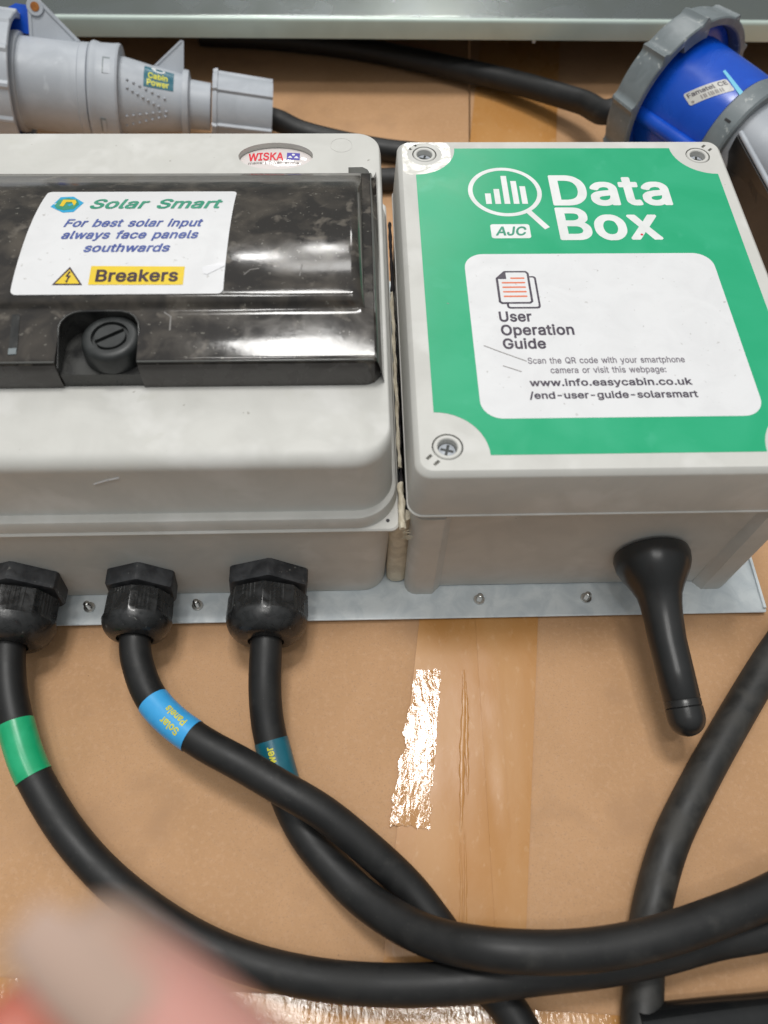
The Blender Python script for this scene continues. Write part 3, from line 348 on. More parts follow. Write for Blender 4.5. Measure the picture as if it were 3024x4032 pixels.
GLYPHS[12] = (
    '-453;349,248 342,256 110,256 102,248 102,184 110,176 342,176 349,184|.188;143,74 126,91 110,98 102,99 84,98 74,96 65,91 45,71 41,64 38,55 38,27 45,11 48,8 65,-9 81,-16 110,-16 126,-9 146,11 '
    '150,19 152,26 153,34 152,56 150,64|/250;247,538 240,545 174,545 166,536 2,-68 2,-80 10,-88 76,-88 84,-80 246,526|:188;143,74 126,91 110,98 102,99 84,98 74,96 65,91 45,71 41,64 38,55 38,27 45'
    ',11 48,8 65,-9 81,-16 110,-16 126,-9 146,11 150,19 152,26 153,34 152,56 150,64;143,350 131,362 124,367 118,371 106,374 88,374 80,373 73,371 62,364 45,347 38,330 38,302 45,286 48,282 65,266 7'
    '3,262 80,260 88,259 106,260 116,262 126,266 146,286 150,294 152,302 153,309 152,330 150,339|A480;288,513 280,521 196,521 188,513 6,10 4,5 4,-4 12,-12 90,-12 98,-4 144,130 335,130 382,-4 390,'
    '-12 468,-12 475,-4 475,5 474,10;240,411 245,388 256,352 277,291 306,211 172,211 200,288 206,312 214,331 217,344 228,376 238,410|B456;377,468 350,493 334,503 314,512 272,520 252,521 56,521 48'
    ',514 48,-4 56,-12 258,-12 282,-11 304,-8 330,-2 348,6 364,14 382,27 402,47 412,62 420,78 429,112 430,146 429,161 426,178 421,194 414,208 406,221 400,229 377,250 357,264 349,266 370,281 385,2'
    '96 394,308 399,315 404,326 409,352 410,383 409,398 406,415 393,447;318,195 326,186 335,171 343,146 342,124 338,110 329,96 323,90 311,82 296,76 268,70 248,69 137,69 137,219 248,219 262,218 27'
    '6,216 289,212 302,206;306,420 311,413 318,399 322,384 324,366 321,352 316,339 311,330 304,321 295,314 273,303 249,298 237,297 137,297 137,440 238,440 260,438 282,433 295,427|C510;433,458 416'
    ',475 405,484 379,502 361,510 332,520 310,525 286,528 258,528 230,526 202,520 173,510 145,496 121,478 90,448 74,426 58,399 46,368 36,332 30,299 28,264 30,209 36,174 44,142 58,109 74,83 90,60 '
    '121,30 145,13 173,-2 202,-12 230,-17 258,-19 286,-18 310,-16 343,-8 361,-2 379,8 405,24 418,35 440,57 460,86 468,101 481,136 485,154 485,164 478,172 404,172 396,164 390,141 377,118 362,100 3'
    '44,86 322,76 298,68 277,65 246,66 228,70 208,78 188,88 172,100 163,109 149,127 136,150 126,177 120,200 117,226 116,247 117,282 121,310 128,334 136,359 148,378 160,397 172,408 188,420 206,430'
    ' 229,438 248,442 272,444 300,440 322,434 344,423 366,404 377,391 390,368 396,344 404,336 478,336 485,344 485,354 481,372 476,389 460,423 450,438|D503;414,443 382,473 358,490 330,504 294,514 '
    '267,519 234,521 56,521 48,514 48,-4 56,-12 228,-12 262,-10 294,-4 327,5 356,19 381,36 412,66 429,87 444,113 458,144 468,178 472,210 474,246 472,300 467,334 459,363 446,394 432,420;334,403 34'
    '2,395 356,377 368,356 376,332 382,306 386,282 386,238 382,204 376,174 368,154 356,132 342,114 333,106 318,96 292,82 272,76 241,70 232,70 137,69 137,440 220,440 246,438 269,434 294,426 311,41'
    '8|E419;384,514 376,521 56,521 48,514 48,-4 56,-12 380,-12 387,-4 387,62 380,69 137,69 137,217 360,217 367,224 367,290 360,298 137,298 137,440 376,440 384,448|F410;381,514 374,521 56,521 48,5'
    '14 48,-4 56,-12 130,-12 137,-4 137,209 350,209 358,216 358,282 350,290 137,290 137,440 374,440 381,448|G521;441,450 421,470 394,492 362,510 342,517 310,525 284,528 256,528 228,526 200,520 17'
    '1,510 144,496 120,478 90,448 73,426 56,397 46,368 36,340 30,300 28,244 30,208 34,176 46,140 58,110 73,83 90,62 122,30 144,13 172,-2 200,-11 214,-14 230,-17 260,-19 277,-19 304,-17 332,-12 35'
    '7,-4 382,7 404,21 420,35 436,50 448,64 463,86 475,110 483,136 488,164 490,192 490,260 482,268 278,268 271,260 271,194 278,187 402,187 402,183 398,164 392,145 385,129 374,111 363,99 341,83 32'
    '4,75 303,68 287,66 270,65 247,66 230,70 207,78 188,88 172,100 162,111 149,128 138,148 128,174 121,198 117,226 116,261 117,282 120,308 126,331 136,359 149,381 161,398 170,407 187,420 207,432 '
    '228,438 246,442 271,444 298,440 321,432 343,422 356,412 368,399 386,370 392,356 396,344 404,337 478,337 486,344 486,354 478,384 470,407|H517;469,514 462,521 388,521 380,514 380,301 137,301 1'
    '37,514 130,521 56,521 48,514 48,-4 56,-12 130,-12 137,-4 137,220 380,220 380,-4 388,-12 462,-12 469,-4|I301;281,514 274,521 26,521 19,514 19,448 26,440 106,440 106,69 26,69 19,62 19,-4 26,-1'
    '2 274,-12 281,-4 281,62 274,69 195,69 195,440 274,440 281,448|J397;348,514 340,521 268,521 260,514 260,146 258,126 254,110 246,92 240,84 231,76 216,68 200,63 186,62 170,63 153,68 138,76 132,'
    '81 123,92 118,102 111,126 110,178 102,185 28,185 21,178 21,138 24,106 32,76 45,50 61,30 72,19 93,3 119,-9 151,-16 178,-19 192,-19 222,-16 250,-10 276,3 296,19 325,50 338,76 340,81 346,106 34'
    '8,136|K467;460,514 452,521 360,521 346,508 200,348 186,334 153,298 145,286 137,278 137,514 130,521 56,521 48,514 48,-4 56,-12 130,-12 137,-4 137,163 196,226 202,218 358,-2 368,-12 454,-12 46'
    '1,-4 461,5 258,288 270,301 460,504|O534;441,450 413,478 389,496 361,510 332,520 305,526 258,528 230,526 202,520 173,510 145,496 123,480 91,448 74,426 58,399 44,366 36,334 30,299 28,244 30,20'
    '9 36,174 46,140 58,109 74,83 92,60 122,29 145,13 173,-2 202,-12 230,-17 258,-19 305,-17 332,-12 361,-2 389,13 413,30 441,58 460,83 476,109 488,140 498,176 503,208 505,244 503,300 498,334 490'
    ',364 476,399 460,426;363,408 371,400 384,382 396,360 408,330 414,308 417,284 418,235 413,198 406,170 396,149 384,127 371,109 363,101 345,88 325,78 304,70 286,66 268,65 248,66 228,70 203,80 1'
    '88,88 173,100 162,111 149,127 136,149 128,174 122,196 117,226 116,261 117,282 121,310 128,334 136,359 149,381 162,398 173,410 188,421 208,432 227,438 248,442 271,444 286,442 306,438 330,429 '
    '345,421|P445;382,463 355,488 337,499 316,510 294,515 272,518 243,521 56,521 48,514 48,-4 56,-12 130,-12 137,-4 137,174 246,174 269,175 294,179 317,186 337,195 355,207 367,218 391,243 402,261'
    ' 410,278 416,298 420,329 421,356 416,394 410,418 402,435 391,452;309,415 322,397 330,372 332,360 332,336 330,322 322,299 315,286 309,280 293,268 280,262 249,255 234,254 137,254 137,440 232,4'
    '40 262,438 292,428|Q534;441,450 413,478 389,496 361,510 332,520 305,526 258,528 230,526 202,520 173,510 145,496 123,480 91,448 74,426 58,399 44,366 36,334 30,299 28,244 30,209 36,174 46,140 '
    '58,109 74,83 92,60 122,29 145,13 173,-2 200,-11 230,-17 276,-19 305,-17 332,-12 354,-4 388,-51 396,-60 472,-60 480,-52 480,-43 420,37 441,58 460,83 476,109 488,140 498,176 503,208 505,244 50'
    '3,300 498,334 490,364 476,399 460,426;363,408 371,400 384,382 396,360 408,330 414,308 417,284 418,235 413,198 406,170 396,149 384,127 371,109 368,106 326,162 318,171 240,171 233,164 233,154 '
    '298,69 286,66 266,65 248,66 228,70 203,80 188,88 173,100 162,111 149,127 136,149 128,174 122,196 117,226 116,261 117,282 121,310 128,334 136,359 149,381 162,398 173,410 188,421 208,432 227,4'
    '38 248,442 271,444 286,442 306,438 330,429 345,421|R449;382,466 370,479 356,490 338,501 320,508 292,516 244,521 56,521 48,514 48,-4 56,-12 130,-12 137,-4 137,186 239,186 338,0 340,-4 348,-12'
    ' 432,-12 440,-4 440,5 439,7 332,202 338,205 354,215 370,226 392,250 402,266 409,280 418,306 420,331 421,362 420,380 417,400 411,420 402,439 392,455;310,417 322,401 326,390 330,374 332,359 33'
    '2,340 328,318 322,304 315,294 310,289 305,285 293,278 262,270 234,267 137,267 137,440 234,440 262,438 293,428|S447;380,464 356,488 339,500 320,510 280,523 254,526 220,528 172,522 154,518 134'
    ',510 114,500 97,488 73,466 63,453 52,435 46,416 41,398 40,364 42,342 48,321 59,302 72,287 84,275 100,262 124,248 148,238 182,226 270,202 278,198 291,194 303,187 318,176 326,167 333,148 334,1'
    '34 330,119 323,104 312,90 295,78 281,72 266,66 238,62 218,62 192,65 168,72 157,76 146,83 138,89 128,102 122,116 116,140 108,149 34,149 26,142 28,120 32,98 34,90 42,71 52,55 62,42 86,19 103,7'
    ' 124,-4 141,-10 164,-16 191,-20 236,-21 258,-20 281,-16 308,-10 348,9 365,22 386,43 398,59 410,80 416,96 419,112 420,129 419,162 417,176 414,187 407,203 392,223 364,250 351,257 341,264 317,2'
    '76 280,288 210,306 174,320 162,325 145,336 136,346 131,356 128,371 128,380 130,394 135,405 141,414 149,423 171,436 184,440 200,444 218,446 229,446 244,445 264,441 282,435 298,425 308,416 314'
    ',408 322,392 325,374 332,366 406,366 413,374 413,385 411,402 407,417 400,437 389,454|U518;469,514 462,521 388,521 381,514 381,178 380,163 377,148 372,132 365,117 356,103 341,89 327,80 306,72'
    ' 289,67 260,64 242,65 226,68 210,72 191,80 177,89 167,97 156,113 145,132 140,148 137,163 136,178 136,514 128,521 56,521 48,514 48,166 50,146 54,121 62,97 76,70 86,55 94,46 112,29 128,16 149,'
    '3 172,-7 198,-14 224,-19 271,-20 294,-19 320,-14 345,-7 366,2 389,16 406,29 431,55 445,75 456,97 464,120 468,142 469,162|W687;682,514 674,521 598,521 590,512 500,160 492,126 473,206 392,512 '
    '384,521 302,521 294,512 213,206 194,126 192,125 182,176 178,188 174,208 94,512 86,521 12,521 4,514 4,504 143,-4 150,-12 234,-12 242,-4 335,336 342,367 343,370 351,334 359,308 443,-4 450,-12 '
    '534,-12 542,-4 543,-2 682,504|a390;318,348 301,365 288,374 279,380 256,388 228,394 212,396 172,396 158,394 133,388 100,376 74,358 54,338 36,313 29,296 29,286 38,278 94,262 104,262 112,270 11'
    '9,284 127,294 144,306 162,314 174,317 191,318 212,318 222,316 235,310 250,300 255,293 260,282 263,265 264,254 261,247 255,244 240,240 149,228 132,224 120,223 90,214 62,199 37,174 30,164 22,1'
    '43 18,124 18,99 19,84 22,70 28,53 44,28 58,15 75,0 90,-8 106,-14 136,-20 151,-21 176,-20 193,-18 208,-15 222,-10 240,-1 253,10 264,22 265,-4 272,-12 342,-12 349,-4 349,261 348,278 341,311 32'
    '7,338;264,170 264,134 257,108 245,87 235,78 226,72 212,65 198,61 184,58 166,58 152,59 134,64 125,68 114,76 106,92 104,98 104,108 106,118 110,128 114,133 122,139 136,146 148,150 182,156 202,1'
    '58 244,165|b425;357,337 335,359 318,373 298,384 288,387 271,392 251,396 206,396 176,390 166,385 156,379 143,368 126,352 126,514 118,521 48,521 41,514 41,-4 48,-12 116,-12 124,-4 124,29 148,5'
    ' 167,-8 178,-12 192,-17 212,-20 240,-20 258,-19 278,-14 298,-8 313,1 335,17 358,40 371,59 381,77 392,104 398,130 401,154 402,201 400,234 397,250 392,274 381,300 371,318;282,294 289,286 304,2'
    '57 312,226 315,207 316,188 313,154 306,128 297,105 284,86 263,69 249,63 234,60 212,60 192,63 178,69 157,84 150,92 137,119 132,138 125,172 125,207 128,223 134,252 144,274 152,287 165,300 179,'
    '308 206,317 228,318 248,314 263,307 276,299|c396;340,342 324,357 312,367 291,379 276,386 240,395 229,396 196,396 174,394 154,390 132,383 112,372 95,360 68,333 54,314 43,294 34,273 28,246 24,'
    '222 22,195 22,179 24,153 28,130 34,104 44,79 56,59 68,43 95,16 112,4 133,-6 156,-14 174,-18 196,-20 228,-20 251,-16 268,-12 289,-4 311,9 330,25 346,41 365,71 375,96 375,106 368,114 310,129 3'
    '00,129 292,122 285,101 275,86 267,78 259,74 254,70 246,66 230,61 215,59 205,58 179,62 162,69 149,78 142,84 127,106 120,121 115,138 111,154 108,178 108,196 111,220 118,246 126,268 138,285 149'
    ',298 162,307 176,312 192,317 222,317 236,314 254,306 266,299 274,291 286,273 291,258 298,250 308,250 366,265 374,272 374,282 370,293 359,317|d425;384,514 376,521 306,521 299,514 299,351 285,'
    '365 268,379 259,384 248,390 219,396 168,395 148,390 127,384 107,373 90,359 66,336 54,318 42,294 33,272 26,248 22,215 22,178 23,154 27,128 33,106 42,80 54,59 67,40 74,32 91,16 106,4 124,-6 14'
    '8,-14 166,-19 185,-20 212,-20 232,-17 246,-13 270,0 285,12 299,26 300,29 301,-4 308,-12 376,-12 384,-4;265,295 281,274 288,259 296,228 299,208 300,188 297,154 294,138 281,104 272,90 259,77 2'
    '46,69 234,64 218,60 197,60 176,63 162,69 144,83 126,106 114,138 111,154 109,172 108,190 111,224 118,250 127,272 136,286 149,299 162,308 174,312 190,317 212,318 232,314 247,308|e404;343,334 3'
    '24,353 299,373 272,386 256,391 228,396 174,395 148,388 131,382 110,371 94,360 77,342 55,316 42,294 34,274 26,245 23,221 22,198 23,153 34,104 44,79 56,59 68,43 95,16 112,4 128,-4 158,-14 180,'
    '-19 201,-20 222,-20 252,-18 288,-8 303,-1 316,7 329,17 350,37 365,58 372,73 377,86 377,96 368,104 312,117 302,117 294,109 290,100 280,84 274,78 259,68 240,62 227,60 204,58 190,60 177,64 155,'
    '73 138,87 130,96 122,111 116,128 110,154 110,157 376,157 383,164 383,205 380,248 375,268 364,300 353,320;264,298 271,290 286,264 291,250 295,233 110,233 115,252 120,265 128,278 142,294 150,3'
    '01 164,310 177,314 192,317 219,317 232,314 245,310 259,302|f254;255,526 248,533 238,536 225,540 204,542 180,542 158,540 144,536 128,530 110,518 90,498 84,491 76,478 72,466 70,448 69,391 2,39'
    '1 -6,384 -6,322 2,315 69,315 69,-4 76,-12 146,-12 154,-4 154,315 232,315 240,322 240,384 232,391 154,391 154,428 157,439 164,452 175,458 186,461 197,462 208,461 222,456 232,456 240,464 255,5'
    '16|g425;384,384 376,391 308,391 301,384 300,350 286,365 271,378 247,390 234,394 220,396 168,395 148,390 126,383 107,373 93,362 66,335 54,319 42,297 36,280 27,252 22,217 22,166 26,133 34,106 '
    '43,85 66,50 90,27 108,15 123,7 147,-2 174,-6 218,-7 246,-1 268,9 285,22 299,36 298,-18 298,-24 295,-34 292,-43 283,-58 278,-63 263,-73 244,-80 226,-84 195,-85 170,-80 159,-76 140,-66 131,-58'
    ' 128,-54 121,-48 116,-39 106,-29 96,-29 48,-56 39,-64 39,-74 51,-94 56,-101 80,-124 88,-131 100,-139 128,-152 166,-160 198,-163 217,-163 236,-162 256,-159 296,-148 329,-129 353,-106 362,-95 '
    '372,-77 378,-64 380,-54 384,-31;266,296 274,286 288,260 294,240 300,209 300,175 298,160 293,140 288,125 281,111 273,99 260,87 246,80 232,74 219,72 197,72 176,75 162,80 144,92 136,100 128,112'
    ' 120,128 114,146 111,158 109,176 108,193 111,226 116,245 127,273 136,286 149,300 163,308 192,317 214,318 232,314 247,308|h410;336,350 314,372 300,381 288,386 267,392 252,395 236,396 202,395 '
    '176,389 163,384 147,374 126,354 126,514 118,521 48,521 41,514 41,-4 48,-12 118,-12 126,-4 126,240 128,252 134,268 138,279 145,289 154,299 176,310 190,314 205,316 226,316 242,311 256,303 264,'
    '296 271,287 278,271 283,252 284,236 284,-4 292,-12 362,-12 369,-4 369,250 368,270 365,290 360,310 352,327 344,341|i167;126,384 118,391 48,391 41,384 41,-4 48,-12 118,-12 126,-4;128,514 114,5'
    '28 105,533 98,535 90,536 73,536 62,533 55,529 36,510 32,502 29,490 29,476 31,466 36,457 56,436 64,434 78,431 90,431 104,434 112,437 131,456 138,470 138,496 134,505|k381;372,384 364,391 280,3'
    '91 126,234 126,514 118,521 48,521 41,514 41,-4 48,-12 118,-12 126,-4 126,136 152,160 154,158 280,-2 290,-12 376,-12 384,-4 384,5 217,216 372,374|l189;126,514 118,521 48,521 41,514 41,75 42,6'
    '0 46,42 53,28 61,16 72,6 84,-4 98,-10 120,-14 162,-14 186,-9 193,-2 193,8 182,58 174,66 163,66 152,64 134,66 131,68 129,72 126,84|m610;536,356 515,376 502,384 474,395 454,398 429,398 416,397'
    ' 390,392 377,388 363,381 344,367 324,346 319,339 311,352 302,362 282,380 278,384 262,392 244,397 201,398 190,396 174,390 160,384 146,375 138,369 124,354 124,384 116,391 48,391 41,384 41,-4 4'
    '8,-12 118,-12 126,-4 126,250 127,254 133,274 137,283 144,294 148,298 152,302 172,313 192,318 198,318 212,317 224,314 238,308 250,297 257,284 261,272 262,260 262,-4 270,-12 340,-12 347,-4 347'
    ',246 350,266 357,286 363,295 370,303 379,308 399,316 409,318 418,318 442,314 455,310 466,302 471,298 478,285 482,270 484,252 484,-4 492,-12 562,-12 569,-4 568,276 566,299 560,318 553,333 544'
    ',347|n410;336,350 314,372 300,381 284,388 252,395 236,396 208,396 182,391 165,384 147,374 124,352 124,384 116,391 48,391 41,384 41,-4 48,-12 118,-12 126,-4 126,240 128,252 134,268 138,279 14'
    '5,289 154,299 176,310 190,314 205,316 226,316 242,311 256,303 264,296 271,287 278,271 283,252 284,236 284,-4 292,-12 362,-12 369,-4 369,250 368,270 365,290 360,310 352,327 344,341|o416;345,3'
    '35 322,358 306,370 283,383 262,390 238,395 196,396 174,394 154,390 132,383 112,372 95,360 68,333 54,314 43,294 34,273 28,246 24,222 22,195 22,179 24,153 28,130 34,104 44,79 56,59 68,43 95,16'
    ' 112,4 133,-6 156,-14 174,-18 196,-20 238,-19 260,-14 282,-6 306,6 322,18 345,41 360,62 372,82 381,103 388,130 392,153 393,176 392,222 388,248 382,270 370,297 359,317;272,293 280,283 288,270'
    ' 295,254 304,223 306,204 307,187 304,154 296,126 288,106 280,93 272,83 253,69 236,62 210,58 192,60 177,63 163,68 149,78 138,91 126,109 119,124 110,158 108,178 108,196 111,220 118,246 127,270'
    ' 142,292 149,298 163,308 178,314 192,317 217,318 236,314 253,307|p425;357,337 335,359 318,373 298,384 278,390 258,395 206,396 176,390 166,385 156,379 143,368 124,350 124,384 116,391 48,391 4'
    '1,384 41,-148 48,-155 118,-155 126,-148 126,26 144,8 157,-2 179,-13 192,-17 212,-20 240,-20 258,-19 278,-14 298,-8 318,4 335,17 358,40 371,59 382,80 390,100 398,130 402,162 402,216 398,248 3'
    '90,276 382,297 376,310 371,318;282,294 289,286 304,257 312,226 315,207 316,188 313,154 306,128 297,105 284,86 263,69 249,63 234,60 212,60 192,63 178,69 157,84 150,92 137,119 132,138 125,172 '
    '125,207 128,223 134,252 144,274 152,287 165,300 179,308 206,317 228,318 248,314 263,307 276,299|r259;255,388 248,396 222,397 190,396 160,386 147,379 137,372 124,358 124,384 116,391 48,391 41'
    ',384 41,-4 48,-12 118,-12 126,-4 126,246 128,256 137,278 143,288 153,297 164,304 186,311 202,314 210,314 237,310 248,310 255,318|s365;306,349 292,364 272,378 244,390 212,396 161,396 128,390 '
    '95,375 82,366 53,337 45,324 39,310 36,290 35,265 36,250 41,232 49,217 58,206 70,194 82,184 98,174 118,166 144,158 208,143 235,134 248,125 253,117 256,106 255,95 250,85 246,78 235,71 227,66 1'
    '96,58 174,58 154,61 141,66 128,72 117,83 111,96 106,111 98,119 88,119 32,106 24,98 24,88 28,74 33,58 41,45 55,28 69,14 79,6 107,-9 114,-12 130,-16 156,-19 173,-20 202,-20 228,-17 248,-12 266'
    ',-6 295,12 316,33 324,42 334,57 342,82 343,98 343,116 342,130 337,147 329,163 321,172 297,195 279,206 262,213 240,220 162,238 137,249 130,254 126,260 124,264 122,274 122,285 126,294 135,305 '
    '148,312 158,316 180,320 198,320 214,316 227,312 236,306 246,294 252,285 256,273 264,265 274,265 328,278 336,286 336,295 326,322 319,333|t228;138,476 130,483 60,483 53,476 53,391 2,391 -6,384'
    ' -6,322 2,315 53,315 53,86 55,66 58,54 60,47 68,30 89,8 102,-2 122,-10 140,-15 158,-16 198,-15 217,-10 225,-2 225,8 214,58 206,66 196,66 182,63 166,62 156,64 147,68 140,80 138,100 138,315 20'
    '8,315 216,322 216,384 208,391 138,391|u410;369,384 362,391 292,391 284,384 284,154 281,126 277,113 271,101 264,90 255,81 245,74 233,68 222,65 206,62 188,64 170,68 154,76 146,82 139,93 130,11'
    '0 127,126 126,144 126,384 118,391 48,391 41,384 41,129 42,110 45,90 50,70 57,54 66,39 74,29 96,8 110,-1 132,-10 140,-13 158,-16 173,-17 202,-16 228,-12 244,-6 262,5 286,28 286,-4 294,-12 362'
    ',-12 369,-4|v390;383,384 376,391 300,391 292,383 212,159 195,108 190,122 178,159 96,383 88,391 12,391 5,384 5,374 7,368 150,-4 158,-12 230,-12 238,-4 382,371 383,374|w567;557,384 550,391 476'
    ',391 468,384 424,225 417,198 411,182 398,125 394,142 378,202 374,220 328,384 320,391 248,391 240,384 239,381 194,220 174,136 170,126 161,162 155,180 148,207 99,384 92,391 18,391 11,384 11,37'
    '4 126,-4 134,-12 204,-12 211,-4 260,168 264,180 267,194 275,220 283,253 284,254 285,246 293,222 307,166 356,-4 364,-12 434,-12 441,-4 443,1 557,374|x379;364,384 356,391 278,391 269,382 219,3'
    '08 204,284 191,259 184,271 169,296 114,381 104,391 24,391 17,384 17,374 134,203 140,194 9,5 9,-4 16,-12 96,-12 104,-4 162,83 184,118 189,130 212,90 268,6 274,-4 282,-12 362,-12 370,-4 370,5 '
    '240,192 364,374|y390;383,384 376,391 300,391 292,383 212,159 199,123 195,108 190,122 178,159 96,383 88,391 12,391 5,384 5,374 6,371 150,-1 134,-43 124,-63 118,-69 108,-74 94,-78 73,-74 56,-7'
    '4 49,-82 35,-134 35,-144 44,-152 71,-157 110,-157 124,-154 143,-148 164,-136 189,-112 196,-102 208,-80 216,-62 382,371 383,374| 280;')
